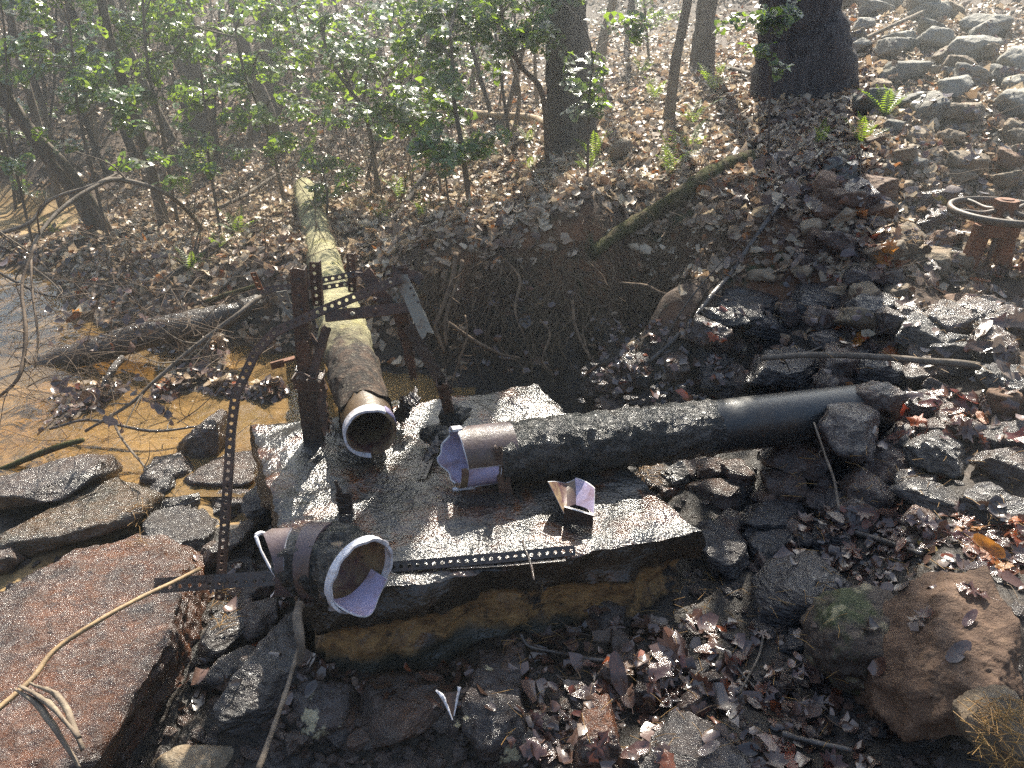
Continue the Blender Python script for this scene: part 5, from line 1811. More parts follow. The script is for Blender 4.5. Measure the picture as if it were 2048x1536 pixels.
stick('fallen_branch', [(222, 828, 3.5), (239, 869, 3.35), (265, 905, 3.2), (294, 938, 3.1)], [5, 5, 4], M['bark_grey'], 'thin twig standing in the creek water', 'twig', side=3)
stick('fallen_branch', [(410, 604, 4.4), (460, 588, 4.35), (515, 570, 4.3)], [10, 11, 8], M['log_moss'], 'moss-covered stick lying above the rotten log', 'stick', rough=.15)
stick('fallen_branch', [(407, 460), (342, 393, 5.2), (239, 359, 4.9), (184, 376, 4.7), (113, 427, 4.5), (68, 489, 4.3), (60, 540, 4.2)], [11, 10, 8, 5], M['bark_grey'], 'bare branch arching over the creek like a hoop', 'branch', side=7, rough=.1)
stick('fallen_branch', [(-10, 470, 4.6), (60, 445, 4.7), (100, 400, 4.8), (180, 372, 4.8), (240, 345, 5.0)], [8, 7, 5], M['bark_grey'], 'bare branch reaching in from the left frame under the hoop', 'branch', side=6)
stick('hanging_branch', [(70, 490, 3.6), (44, 568, 3.5), (51, 654, 3.4), (48, 712, 3.35), (34, 760, 3.3), (-10, 800, 3.3)], [5, 8, 8, 5], M['twig'], 'bare reddish branch hanging in front of the muddy water', 'branch', side=9)
stick('hanging_branch', [(62, 520, 3.8), (65, 590, 3.7), (76, 671, 3.6), (70, 735, 3.5)], [5, 5, 4], M['twig'], 'thin upright twig right of the reddish branch', 'twig', side=8)
stick('fallen_branch', [(-10, 540, 4.2), (40, 568, 4.2), (90, 590, 4.2), (150, 596, 4.2)], [6, 5, 3], M['bark_dark'], 'dark twig stretched over the muddy water', 'twig', side=3)
stick('fallen_branch', [(775, 465), (800, 430), (840, 370), (882, 312)], [9, 11, 10], M['bark_dark'], 'dark stick lying upslope right of the mossy pipe', 'stick', lift=1.5)
stick('fallen_branch', [(560, 153), (620, 160), (680, 152), (735, 150)], [9, 8, 6], M['bark_pale'], 'pale forked limb lying far back in the thicket', 'limb', side=3, lift=4)
stick('fallen_branch', [(440, 430), (500, 400), (560, 360), (610, 330)], [7, 7, 4], M['bark_grey'], 'thin branch lying upslope left of the mossy pipe', 'branch', side=5, lift=4)
stick('fallen_branch', [(340, 565), (390, 530), (440, 490), (480, 455)], [12, 12, 9], M['bark_dark'], 'dark rough branch on the bank above the rotten log', 'branch', side=4, lift=1.5)
stick('fallen_branch', [(205, 780, 3.9), (225, 740, 3.95), (245, 715, 4.05)], [14, 16, 12], M['log_wet'], 'short black stump of wood propped on the rotten log', 'stick')
stick('fallen_branch', [(100, 858, 3.6), (180, 840, 3.6), (300, 862, 3.55), (400, 852, 3.6)], [6, 7, 4], M['stick_wet'], 'dark stick lying along the gravel in the creek', 'stick', side=4)
stick('fallen_branch', [(1232, 566, 4.1), (1290, 571, 4.05), (1320, 585, 4.02), (1380, 602, 3.95)], [6, 7, 4], M['root'], 'bare root sticking out of the clay bank', 'root', side=3)
stick('fallen_branch', [(1180, 720, 4.0), (1165, 660, 4.1), (1180, 620, 4.15), (1215, 612, 4.15)], [5, 6, 5], M['root'], 'crooked grey stick standing in the dark pool corner', 'stick')
stick('fallen_branch', [(905, 470), (908, 540, 4.5), (885, 600, 4.4), (898, 690, 4.3)], [7, 8, 6], M['root'], 'thick root hanging down the bank right of the support frame', 'root', side=4)
stick('fallen_branch', [(1000, 830), (1025, 818)], [3, 3], M['stick_wet'], 'tiny stick behind the black pipe', 'twig')
stick('fallen_branch', [(1045, 1085, 2.16), (1062, 1130, 2.08), (1068, 1160, 2.0)], [5, 6, 4], M['rust_dark'], 'short rusty rod poking over the front slab edge', 'steel rod')

for lbl, pts_, w_ in (('longest root hanging down the bank behind the support frame leg', [(912, 505, 3.98), (905, 560, 3.95), (890, 604, 3.93), (872, 656, 3.92), (890, 705, 3.9)], [10, 10, 7]),
                      ('second root twisting beside the longest one', [(925, 520, 3.97), (917, 560, 3.95), (901, 604, 3.93), (890, 646, 3.92), (893, 690, 3.9)], [8, 9, 6]),
                      ('root running right across the dark hollow', [(890, 640, 3.92), (942, 677, 3.9), (995, 706, 3.88), (1040, 716, 3.86)], [8, 7, 4]),
                      ('thin pale root dangling in front of the dark hollow', [(930, 630, 3.8), (933, 677, 3.8), (912, 740, 3.8), (901, 780, 3.8)], [4, 4, 3]),
                      ('forked root on the clay bank under the mossy log', [(1145, 600, 3.95), (1150, 650, 3.94), (1170, 700, 3.92), (1190, 722, 3.92)], [7, 6, 4]),
                      ('root arching over the top of the dark hollow', [(1010, 520, 4.02), (1040, 560, 3.98), (1030, 620, 3.95), (1050, 680, 3.92)], [6, 6, 3]),
                      ('bare root low in the dark hollow', [(1080, 640, 3.95), (1100, 668, 3.93), (1085, 720, 3.9), (1110, 752, 3.9)], [5, 5, 3])):
    stick('hanging_root', pts_, w_, M['root'], lbl, 'root', side=3, rough=.15)

# root mat on the eroded bank
mb = MB()
g = np.random.default_rng(77)
for _ in range(900):
    u, v = g.uniform(830, 1480), 0
    lo_v = np.interp(u, [840, 1000, 1200, 1400, 1500], [470, 480, 480, 420, 380])
    hi_v = np.interp(u, [840, 1000, 1200, 1400, 1500], [700, 740, 700, 600, 560])
    v = g.uniform(lo_v, hi_v - 40)
    d = DG(u, v)
    L = g.uniform(.08, .35)
    p = PD(u, v, d - .02)
    q = [p]
    dr = unit([g.normal() * .5, -.35, -1])
    for k in range(4):
        dr = unit(dr + g.normal(size=3) * .35 * np.array([1, .4, .5]))
        p = p + dr * L / 4
        hh = float(H(p[0], p[1]))
        p[2] = max(p[2], hh + .01)
        q.append(p)
    r = g.uniform(.0012, .006)
    tube(mb, catmull(q, 2), [r, r * .5], 4, cap=False)
rt = mb.build('roots', M['root'], origin=(0, 0, 0))
tagp(rt, 'mat of thin roots hanging from the eroded clay bank', 'roots', kind='stuff')

# thin brushwood
mb = MB()


def twigs(mb, n, box_, L, dd, seed, up=.6, rr=(.0012, .003)):
    g = np.random.default_rng(seed)
    for _ in range(n):
        u, v = g.uniform(box_[0], box_[2]), g.uniform(box_[1], box_[3])
        if dd is None:
            p = PG(u, v)
        else:
            p = PD(u, v, g.uniform(*dd))
        l = g.uniform(*L)
        a = g.uniform(0, 6.28)
        dr = unit([math.cos(a), math.sin(a) * .7, abs(g.normal()) * up])
        q = [p]
        for k in range(3):
            dr = unit(dr + g.normal(size=3) * .25)
            q.append(q[-1] + dr * l / 3)
        r = g.uniform(*rr)
        c = catmull(q, 2)
        tube(mb, c, [r, r * .4], 4, cap=False)
        for k in range(2):
            s0 = c[g.integers(1, len(c))]
            d2 = unit(dr + g.normal(size=3) * .6)
            tube(mb, [s0, s0 + d2 * l * .3], [r * .6, r * .3], 3, cap=False)


twigs(mb, 210, (0, 560, 480, 880), (.15, .5), (3.3, 4.2), 1)
twigs(mb, 60, (200, 480, 620, 700), (.2, .55), (3.9, 5.0), 2)
twigs(mb, 420, (0, 60, 900, 440), (.25, .9), None, 3, 1.6, (.002, .006))
twigs(mb, 420, (0, 5, 1000, 230), (.8, 2.2), None, 13, 2.2, (.004, .012))
twigs(mb, 420, (600, 230, 1600, 480), (.12, .5), None, 4, .6)
twigs(mb, 200, (200, 300, 700, 560), (.2, .7), None, 24, .8, (.0015, .004))
twigs(mb, 140, (1500, 200, 2048, 700), (.1, .35), None, 5, .3)
twigs(mb, 130, (1000, 1050, 2048, 1500), (.06, .22), None, 6, .5, (.001, .0022))
tw = mb.build('twigs', M['twig'], origin=(0, 0, 0))
tagp(tw, 'thin bare twigs and brushwood scattered over bank and creek', 'twigs', kind='stuff')

# ------------------------------------------------------------------ leaf litter (uncountable)
def leaf_shape(n, a, b, teeth=0.0, seed=0):
    th = np.linspace(0, 2 * math.pi, n, endpoint=False)
    g = np.random.default_rng(seed)
    r = 1 + teeth * np.cos(th * 5 + g.uniform(0, 6)) + teeth * .5 * g.normal(size=n)
    return np.stack([a * r * np.cos(th), b * r * np.sin(th) * (1 - .25 * np.cos(th))], 1)


def litter(name, P, Nn, size, colors, mat, label, seed, jit=.42, sg=.28):
    """one mesh of many curled leaves: fan of 6 triangles each"""
    g = np.random.default_rng(seed)
    n = len(P)
    k = 7
    th = np.linspace(0, 2 * math.pi, k, endpoint=False)[None]
    rr = g.uniform(.55, 1.15, (n, k))
    s = size * np.exp(g.normal(size=n) * sg) * .9
    lx = np.cos(th) * rr * s[:, None]
    ly = np.sin(th) * rr * s[:, None] * g.uniform(.45, .8, n)[:, None]
    cv = g.normal(size=n) * .9
    lz = cv[:, None] * ly ** 2 / s[:, None] * 1.2 + g.normal(size=(n, 1)) * .5 * lx ** 2 / s[:, None]
    a = g.uniform(0, 6.28, n)
    N3 = Nn + g.normal(size=(n, 3)) * jit
    N3 /= np.linalg.norm(N3, axis=1)[:, None]
    X = np.stack([np.cos(a), np.sin(a), np.zeros(n)], 1)
    X = X - (X * N3).sum(1)[:, None] * N3
    X /= np.linalg.norm(X, axis=1)[:, None]
    Y = np.cross(N3, X)
    V = P[:, None] + lx[..., None] * X[:, None] + ly[..., None] * Y[:, None] + lz[..., None] * N3[:, None]
    V = np.concatenate([V, P[:, None]], 1)
    vs = V.reshape(-1, 3)
    base = np.arange(n)[:, None, None] * (k + 1)
    f = np.stack([np.arange(k), (np.arange(k) + 1) % k, np.full(k, k)], 1)[None] + base
    f = f.reshape(-1, 3)
    me = bpy.data.meshes.new(name)
    me.vertices.add(len(vs))
    me.vertices.foreach_set('co', vs.ravel())
    me.loops.add(len(f) * 3)
    me.loops.foreach_set('vertex_index', f.ravel().astype(np.int32))
    me.polygons.add(len(f))
    me.polygons.foreach_set('loop_start', np.arange(0, len(f) * 3, 3, dtype=np.int32))
    me.update(calc_edges=True)
    colors = np.array(colors)
    w = colors[:, 3] / colors[:, 3].sum()
    c = colors[g.choice(len(colors), n, p=w)][:, :3] * g.uniform(.7, 1.3, (n, 1))
    cc = np.repeat(np.concatenate([c, np.ones((n, 1))], 1)[:, None], k + 1, 1).reshape(-1, 4)
    at = me.color_attributes.new('col', 'FLOAT_COLOR', 'POINT')
    at.data.foreach_set('color', cc.ravel())
    me.materials.append(mat)
    o = bpy.data.objects.new(name, me)
    col.objects.link(o)
    tagp(o, label, 'leaf litter', kind='stuff')
    return o


def normals_at(x, y):
    e = .03
    hx = (H(x + e, y) - H(x - e, y)) / (2 * e)
    hy = (H(x, y + e) - H(x, y - e)) / (2 * e)
    n = np.stack([-hx, -hy, np.ones_like(hx)], 1)
    return n / np.linalg.norm(n, axis=1)[:, None]


NL = 105000
az = rng.uniform(-.72, .72, NL)
lr = rng.uniform(math.log(3.3), math.log(26), NL)
x, y = np.sin(az) * np.exp(lr), np.cos(az) * np.exp(lr)
z = H(x, y)
nn = normals_at(x, y)
u_ = 1024 + F * (x / (y * math.cos(PITCH) + (CAMZ - z) * math.sin(PITCH)))
fwd = y * math.cos(PITCH) + (CAMZ - z) * math.sin(PITCH)
v_ = 768 - F * ((y * math.sin(PITCH) + (z - CAMZ) * math.cos(PITCH)) / fwd)
keep = (z > WZ + .02) & (nn[:, 2] > .48)
# wet rock pile and steep bank get few
keep &= ~((v_ > 560) & (u_ > 1150) & (rng.random(NL) < .93))
keep &= ~((nn[:, 2] < .68) & (rng.random(NL) < .8))
keep &= ~((v_ > 700) & (rng.random(NL) < .6))
keep &= rng.random(NL) < np.clip(1.15 - .25 * SinNoise(9, ((1.2, 1),), dim=2)(np.stack([x, y], 1)), .25, 1)
P = np.stack([x, y, z + rng.uniform(.0, .03, NL)], 1)[keep]
litter('leaf_litter', P, nn[keep], .038, [(.42, .32, .22, 4), (.31, .21, .13, 4), (.52, .42, .29, 2.5), (.15, .09, .06, 2), (.36, .15, .05, .35), (.26, .08, .03, .12)], M['litter'],
       'dry brown fallen leaves covering the hillside', 3)

bpy.context.view_layer.update()
dg = bpy.context.evaluated_depsgraph_get()


def cast(u, v):
    r = Vector(ray(u, v)).normalized()
    hit, loc, nrm, i, ob, mtx = scene.ray_cast(dg, Vector(C0), r, distance=60)
    if not hit:
        return None
    if nrm.dot(r) > 0:
        nrm = -nrm
    return np.array(loc), np.array(nrm), ob


# wet litter on and between the rocks, found by looking
wp, wn = [], []
for (u0, v0, u1, v1, n) in ((1000, 1240, 1780, 1536, 420), (1560, 1000, 2048, 1180, 330), (1700, 780, 2048, 960, 110), (560, 1320, 1000, 1420, 160), (1400, 560, 2048, 780, 160), (1600, 300, 2048, 560, 380),
                            (1690, 20, 2048, 300, 500), (100, 500, 330, 700, 220), (100, 765, 580, 820, 420), (250, 690, 560, 770, 200), (80, 820, 420, 900, 260), (0, 500, 120, 530, 60), (1180, 640, 1450, 800, 260), (360, 1100, 600, 1420, 90), (820, 560, 1200, 760, 90)):
    for _ in range(n):
        c = cast(rng.uniform(u0, u1), rng.uniform(v0, v1))
        if c is None or not c[2].name.startswith(('ground', 'rock', 'leaf_litter', 'fallen_log', 'rubble', 'roots', 'twigs')):
            continue
        if c[1][2] < .25 or (c[2].name in HAND and rng.random() < .88):
            continue
        wp.append(c[0] + c[1] * .006)
        wn.append(c[1])
litter('wet_leaf_litter', np.array(wp), np.array(wn), .030, [(.10, .05, .035, 4), (.14, .085, .065, 4), (.06, .035, .025, 4), (.22, .06, .025, .8), (.2, .15, .12, 2)], M['litter_wet'],
       'soaked brown leaves lying between the rocks', 5, jit=.2)


# single fallen leaves that can be told apart
def leaf_mesh(kind, mat, seed):
    g = np.random.default_rng(seed)
    if kind == 'oak':
        out = [(-1, 0)]
        for x, w in ((-.8, .12), (-.6, .42), (-.45, .2), (-.2, .55), (-.02, .25), (.25, .55), (.4, .24), (.65, .38), (.8, .16)):
            out.append((x, w * g.uniform(.8, 1.15)))
        out.append((1, 0))
        out += [(a, -b * g.uniform(.8, 1.15)) for a, b in out[-2:0:-1]]
    elif kind == 'maple':
        out = []
        for k, (a, r) in enumerate(((180, .9), (150, .42), (128, .72), (100, .5), (72, .95), (50, .62), (32, .82), (14, .66), (0, 1.1), (-14, .66), (-32, .82), (-50, .62), (-72, .95), (-100, .5), (-128, .72), (-150, .42))):
            r *= g.uniform(.85, 1.12) * (.35 if a == 180 else 1)
            out.append((math.cos(R(a)) * r, math.sin(R(a)) * r))
    else:
        out = [(math.cos(t) * (1 if math.cos(t) < .8 else 1.1), math.sin(t) * .42 * g.uniform(.9, 1.1)) for t in np.linspace(0, 2 * math.pi, 14, endpoint=False)]
    out = np.array(out)
    mb = MB()
    inner = out * .5
    c = np.array([[0, 0]])
    al = np.concatenate([out, inner, c])
    cx, cy, tw = g.uniform(-.3, .2), g.uniform(-.6, .5), g.uniform(-.3, .3)
    z = cx * al[:, 0] ** 2 + cy * al[:, 1] ** 2 * .8 + tw * al[:, 0] * al[:, 1] + .08 * np.sin(al[:, 0] * 7 + seed) + .1 * np.abs(al[:, 1])
    v = np.concatenate([al, z[:, None]], 1)
    m = len(out)
    f = []
    for i in range(m):
        j = (i + 1) % m
        f += [[i, j, m + j, m + i], [m + i, m + j, 2 * m]]
    mb.add(v, f)
    # stalk
    mb.add([(-.9, -.015, 0.0), (-.9, .015, 0.0), (-1.45, .02, .1), (-1.45, -.01, .1)], [[0, 1, 2, 3]])
    return mb.mesh('leaf_shape', [M[mat]])


LEAFM = {}
for mat in ('leaf_brown', 'leaf_wetbrown', 'leaf_red', 'leaf_orange', 'leaf_yellow'):
    LEAFM[mat] = [(k, leaf_mesh(k, mat, s)) for s, k in enumerate(('oak', 'maple', 'oval', 'oak', 'maple', 'oval', 'maple'))]
LDESC = {'leaf_brown': 'dry brown', 'leaf_wetbrown': 'soaked brown', 'leaf_red': 'shiny red', 'leaf_orange': 'glowing orange', 'leaf_yellow': 'yellow'}
LMK = LM + [((1900, 880), 'on the red leaf heap'), ((1330, 1250), 'close to the slab front'), ((1800, 1060), 'along the wet stick'), ((2000, 500), 'around the handwheel stand')]


def place_leaf(u, v, mat, size, label=None, up=.5, k=None):
    c = cast(u, v)
    if c is None or not c[2].name.startswith(('ground', 'rock', 'leaf_litter', 'wet_leaf', 'rubble', 'roots', 'twigs', 'fallen')) or (label is None and c[2].name in HAND and rng.random() < .75):
        return
    kind, me = random.choice(LEAFM[mat]) if k is None else LEAFM[mat][k]
    o = bpy.data.objects.new('fallen_leaf', me)
    n = unit(c[1] + np.array([0, 0, up]) + rng.normal(size=3) * .16)
    o.location = c[0] + n * (.008 + .06 * size)
    q = Vector(n).to_track_quat('Z', 'Y')
    o.rotation_euler = (q @ Matrix.Rotation(random.uniform(0, 6.28), 3, 'Z').to_quaternion()).to_euler()
    o.scale = (size,) * 3
    col.objects.link(o)
    if label:
        tagp(o, label, 'leaf', 'single fallen leaves')
    else:
        bg_ = 'large' if size > .052 else 'small' if size < .040 else 'middling'
        tagp(o, unique_label(u, v, f'{bg_} {LDESC[mat]} {kind} leaf'), 'leaf', 'single fallen leaves')


for (u, v, mat, s, lb, k) in [(1240, 343, 'leaf_orange', .035, 'single bright orange leaf on the leafy slope below the lone tan rock', 2),
                              (1425, 672, 'leaf_orange', .045, 'orange leaf stuck on the wet rock under the overhanging one', 1),
                              (1878, 398, 'leaf_yellow', .045, 'curled yellow leaf lying left of the handwheel', 2),
                              (1755, 455, 'leaf_orange', .055, 'large torn orange leaf in the litter left of the handwheel', 1),
                              (1855, 1097, 'leaf_yellow', .04, 'narrow ribbed yellow leaf beside the wet stick', 2),
                              (1215, 1275, 'leaf_brown', .085, 'big pale veined maple leaf in front of the slab', 1),
                              (1575, 1510, 'leaf_red', .045, 'dark red oval leaf at the bottom edge', 2),
                              (1645, 640, 'leaf_wetbrown', .04, 'leaf lying on the big blue-grey rock', 1),
                              (1210, 292, 'leaf_brown', .06, 'pale leaf beside the lone tan rock', 2)]:
    place_leaf(u, v, mat, s, lb, k=k)
for (u0, v0, u1, v1, n, s0, s1, ms) in (
        (1740, 790, 2040, 900, 34, .035, .065, ('leaf_red', 'leaf_wetbrown', 'leaf_wetbrown', 'leaf_red', 'leaf_orange')),
        (1880, 1040, 2048, 1170, 34, .035, .06, ('leaf_red', 'leaf_red', 'leaf_wetbrown', 'leaf_orange')),
        (1600, 1000, 1900, 1110, 22, .035, .06, ('leaf_wetbrown', 'leaf_wetbrown', 'leaf_red')),
        (1830, 1180, 1960, 1320, 12, .03, .05, ('leaf_wetbrown', 'leaf_red', 'leaf_brown')),
        (1080, 1220, 1420, 1400, 24, .04, .07, ('leaf_wetbrown',)),
        (1060, 1380, 1700, 1536, 44, .03, .055, ('leaf_wetbrown', 'leaf_wetbrown', 'leaf_wetbrown', 'leaf_wetbrown', 'leaf_red')),
        (1420, 1260, 1640, 1420, 16, .03, .05, ('leaf_wetbrown', 'leaf_wetbrown', 'leaf_red')),
        (1650, 650, 1790, 720, 9, .04, .065, ('leaf_orange', 'leaf_wetbrown')),
        (1450, 500, 1700, 560, 12, .04, .065, ('leaf_brown',)),
        (1700, 430, 1980, 620, 30, .035, .06, ('leaf_brown', 'leaf_brown', 'leaf_orange')),
        (1960, 520, 2048, 760, 14, .04, .07, ('leaf_brown', 'leaf_wetbrown')),
        (1460, 230, 1720, 420, 20, .05, .08, ('leaf_brown',)),
        (120, 560, 200, 680, 8, .035, .05, ('leaf_orange', 'leaf_wetbrown'))):
    for _ in range(n):
        place_leaf(random.uniform(u0, u1), random.uniform(v0, v1), random.choice(ms), random.uniform(s0, s1))

# pine needles
mb = MB()
for (u0, v0, u1, v1, n) in ((1280, 925, 1330, 975, 40), (1950, 1400, 2048, 1530, 110), (1000, 1150, 1700, 1500, 160), (1560, 900, 2048, 1150, 90), (1750, 440, 1840, 490, 50), (420, 1170, 480, 1260, 30), (260, 1010, 290, 1100, 30), (1500, 600, 2048, 760, 60)):
    for _ in range(n):
        c = cast(rng.uniform(u0, u1), rng.uniform(v0, v1))
        if c is None:
            continue
        a = rng.uniform(0, 6.28)
        dr = np.array([math.cos(a), math.sin(a), rng.uniform(-.1, .25)])
        L = rng.uniform(.03, .085)
        p = c[0] + c[1] * .008
        q = [p - dr * L / 2, p + np.array([0, 0, .004]), p + dr * L / 2 + rng.normal(size=3) * .006]
        tube(mb, q, [.0009, .0009], 3, cap=False)
tagp(mb.build('pine_needles', M['needles'], origin=(0, 0, 0)), 'scattered golden pine needles on rocks and leaves', 'pine needles', kind='stuff')


# ------------------------------------------------------------------ ferns
def frond_mesh(seed):
    g = np.random.default_rng(seed)
    mb = MB()
    n = 15
    tt = np.linspace(0, 1, n)
    cx = tt
    cz = .55 * np.sin(tt * 1.9) * .55
    pts = np.stack([cx, np.zeros(n), cz], 1)
    tube(mb, pts, [.008, .003], 3, cap=False)
    for i in range(2, n):
        l = .2 * math.sin(min(1, (1.05 - tt[i]) * 1.6) * 1.57) * (1 if tt[i] > .15 else .5)
        for s in (-1, 1):
            p = pts[i]
            w = .026
            tip = p + np.array([.05, s * l, g.uniform(-.03, .02)])
            mid = p + np.array([.012, s * l * .5, .008])
            mb.add([p, mid + [-w, 0, 0], tip, mid + [w, 0, 0]], [[0, 1, 2, 3] if s > 0 else [3, 2, 1, 0]])
    return mb.mesh('frond_shape', [M['fern']], smooth=False)


FR = [frond_mesh(s) for s in range(5)]


def fern(u, v, px, n, label, seed, az0=None, lean=.0):
    p = PG(u, v)
    d = float((p - C0) @ FW)
    L = px * d / F
    root = empty('fern', p, label, 'fern', 'evergreen ferns on the slope')
    g = np.random.default_rng(seed)
    for k in range(n):
        o = bpy.data.objects.new('frond', FR[g.integers(5)])
        a = (6.28 * k / n + g.uniform(-.4, .4)) if az0 is None else R(az0) + g.uniform(-.6, .6)
        o.rotation_euler = (g.uniform(-.3, .3), -g.uniform(.25, .95), a)
        s = L * g.uniform(.75, 1.1)
        o.scale = (s, s, s)
        o.parent = root
        col.objects.link(o)


FERNS = [(475, 470, 60, 6, 'yellow-green fern left of the far end of the mossy pipe'), (1058, 285, 45, 5, 'bright lit fern tuft at the foot of the dark trunk'),
         (945, 310, 55, 6, 'fern beside the slim holly stem'), (1770, 235, 75, 7, 'brightest fern glowing below the upper rock pile'), (1720, 290, 60, 6, 'dull fern left of the brightest one'),
         (1430, 185, 60, 6, 'fern right of the slim pale trunk'), (1385, 250, 60, 6, 'fern in front of the slim pale trunk foot'), (1340, 350, 80, 7, 'large fern hanging over the mossy root log'),
         (1380, 300, 60, 6, 'fern above the mossy root log'), (1190, 320, 60, 6, 'fern left of the lone tan rock'), (1175, 345, 45, 5, 'small fern near the end of the pale limb'), (1310, 200, 55, 6, 'fern just right of the dark trunk'),
         (400, 345, 60, 6, 'shaded fern in the middle of the thicket'), (430, 320, 50, 6, 'lit fern beside the shaded one in the thicket'), (375, 395, 50, 5, 'fern upslope of the creek bank'),
         (385, 545, 55, 5, 'bright fern hanging over the creek bank'), (440, 500, 45, 5, 'small fern on the bank above the bright hanging one'), (800, 400, 60, 6, 'dark fern beside the dark upslope stick'),
         (845, 440, 50, 6, 'fern lower on the slope beside the dark stick'), (760, 440, 50, 5, 'fern right of the mossy pipe'), (1640, 290, 50, 5, 'pale fern under the lichen-spotted branch'),
         (1440, 150, 30, 5, 'small bright fern tuft at the brown trunk'), (620, 300, 45, 5, 'fern behind the far end of the mossy pipe'), (690, 130, 40, 5, 'distant fern in the thicket'), (1060, 340, 40, 5, 'small yellow fern below the dark trunk'),
         (1285, 150, 40, 5, 'bright fern by the small distant trunk'), (1680, 160, 45, 5, 'fern at the foot of the widest trunk'), (110, 470, 40, 4, 'small fern on the far creek bank')]
for i, (u, v, px, n, lb) in enumerate(FERNS):
    fern(u, v, px, n, lb, i)


# ------------------------------------------------------------------ holly thicket
def holly_leaf(seed):
    g = np.random.default_rng(seed)
    out = []
    for i, x in enumerate(np.linspace(-1, 1, 7)):
        w = .46 * math.sqrt(max(0, 1 - x * x)) * (1.12 if i % 2 else .88)
        out.append((x, w))
    o2 = out + [(a, -b) for a, b in out[-2:0:-1]]
    al = np.array(o2)
    z = .25 * np.abs(al[:, 1]) - .18 * al[:, 0] ** 2 + .03 * g.normal(size=len(al))
    v = np.concatenate([np.concatenate([al, z[:, None]], 1), [[-.5, 0, -.04], [0, 0, 0], [.5, 0, -.04]]])
    m = len(al)
    ctr = [m, m, m + 1, m + 1, m + 1, m + 2, m + 2]
    f = []
    for i in range(m):
        j = (i + 1) % m
        xm = (al[i, 0] + al[j, 0]) / 2
        c = m + (0 if xm < -.34 else (1 if xm < .34 else 2))
        f.append([i, j, c])
    f.append([2, m, m + 1])
    return v, f


HLV = [holly_leaf(s) for s in range(4)]
HLM = []
for v, f in HLV:
    mb = MB()
    mb.add(v, f[:-1])
    HLM.append(mb.mesh('leaf_shape', [M['holly']]))


def holly(stem, d, w, clumps, label, seed, size=.066, nsingle=90, mat=None):
    """stem: pixels from the ground up; clumps: (u, v, radius px, depth, leaves)"""
    g = np.random.default_rng(seed)
    pts = trunk_path(stem, d)
    root = empty('holly_bush', pts[0], label, 'holly')
    c = catmull(pts, 6)
    r0 = w / 2 * float((pts[0] - C0) @ FW) / F
    mb = MB()
    tube(mb, c, [r0, r0 * .5], 8, rough=.08, seed=seed)
    mb.build('stem', mat or M['bark_grey'], root)
    tw = MB()
    leaves = []
    for (u, v, rp, dd, n) in clumps:
        cen = PD(u, v, dd)
        rr = rp * 1.5 * dd / F
        n = int(n * .88)
        i = int(np.argmin(np.linalg.norm(c - cen, axis=1) + np.maximum(0, c[:, 2] - cen[2]) * 2))
        b = [c[i], (c[i] + cen) / 2 + g.normal(size=3) * rr * .2 + [0, 0, rr * .3], cen]
        cb = catmull(b, 5)
        tube(tw, cb, [r0 * .5, r0 * .2], 5, cap=False)
        nt_ = max(2, n // 9)
        for k in range(nt_):
            s0 = cb[g.integers(len(cb) // 2, len(cb))]
            dr = unit(g.normal(size=3) * np.array([1.2, .9, .5]) + [0, 0, .1])
            L = rr * g.uniform(.6, 1.25)
            e = s0 + dr * L
            q = catmull([s0, s0 + dr * L * .5 + [0, 0, L * .08], e], 4)
            tube(tw, q, [.003, .0012], 4, cap=False)
            m = max(3, n // nt_)
            for j in range(m):
                t = g.uniform(.25, 1.05)
                pp = s0 + (e - s0) * t + g.normal(size=3) * .02
                ld = unit(dr + g.normal(size=3) * .8)
                nz_ = unit(np.array([0, -.33, .94]) + g.normal(size=3) * .42)
                leaves.append((pp, ld, nz_, size * g.uniform(.7, 1.25)))
    tw.build('branch', mat or M['bark_grey'], root)['kind'] = 'stuff'
    order = np.argsort([-(l[3] / max(.5, (l[0] - C0) @ FW)) for l in leaves])
    big = set(order[:nsingle].tolist())
    st = MB()
    for k, (pp, ld, nz_, s) in enumerate(leaves):
        X = unit(ld - (ld @ nz_) * nz_)
        Y = np.cross(nz_, X)
        if k in big:
            o = bpy.data.objects.new('leaf', HLM[g.integers(4)])
            mtx = Matrix(((X[0] * s, Y[0] * s, nz_[0] * s, pp[0] - pts[0][0]), (X[1] * s, Y[1] * s, nz_[1] * s, pp[1] - pts[0][1]), (X[2] * s, Y[2] * s, nz_[2] * s, pp[2] - pts[0][2]), (0, 0, 0, 1)))
            o.parent = root
            o.matrix_local = mtx
            col.objects.link(o)
        else:
            v, f = HLV[g.integers(4)]
            st.add(pp + s * (v[:, :1] * X + v[:, 1:2] * Y + v[:, 2:] * nz_), f[:-1], 0, np.array([.065, .13, .045]) * g.uniform(.6, 1.5))
    if st.n:
        st.build('foliage', M['holly_stuff'], root)['kind'] = 'stuff'


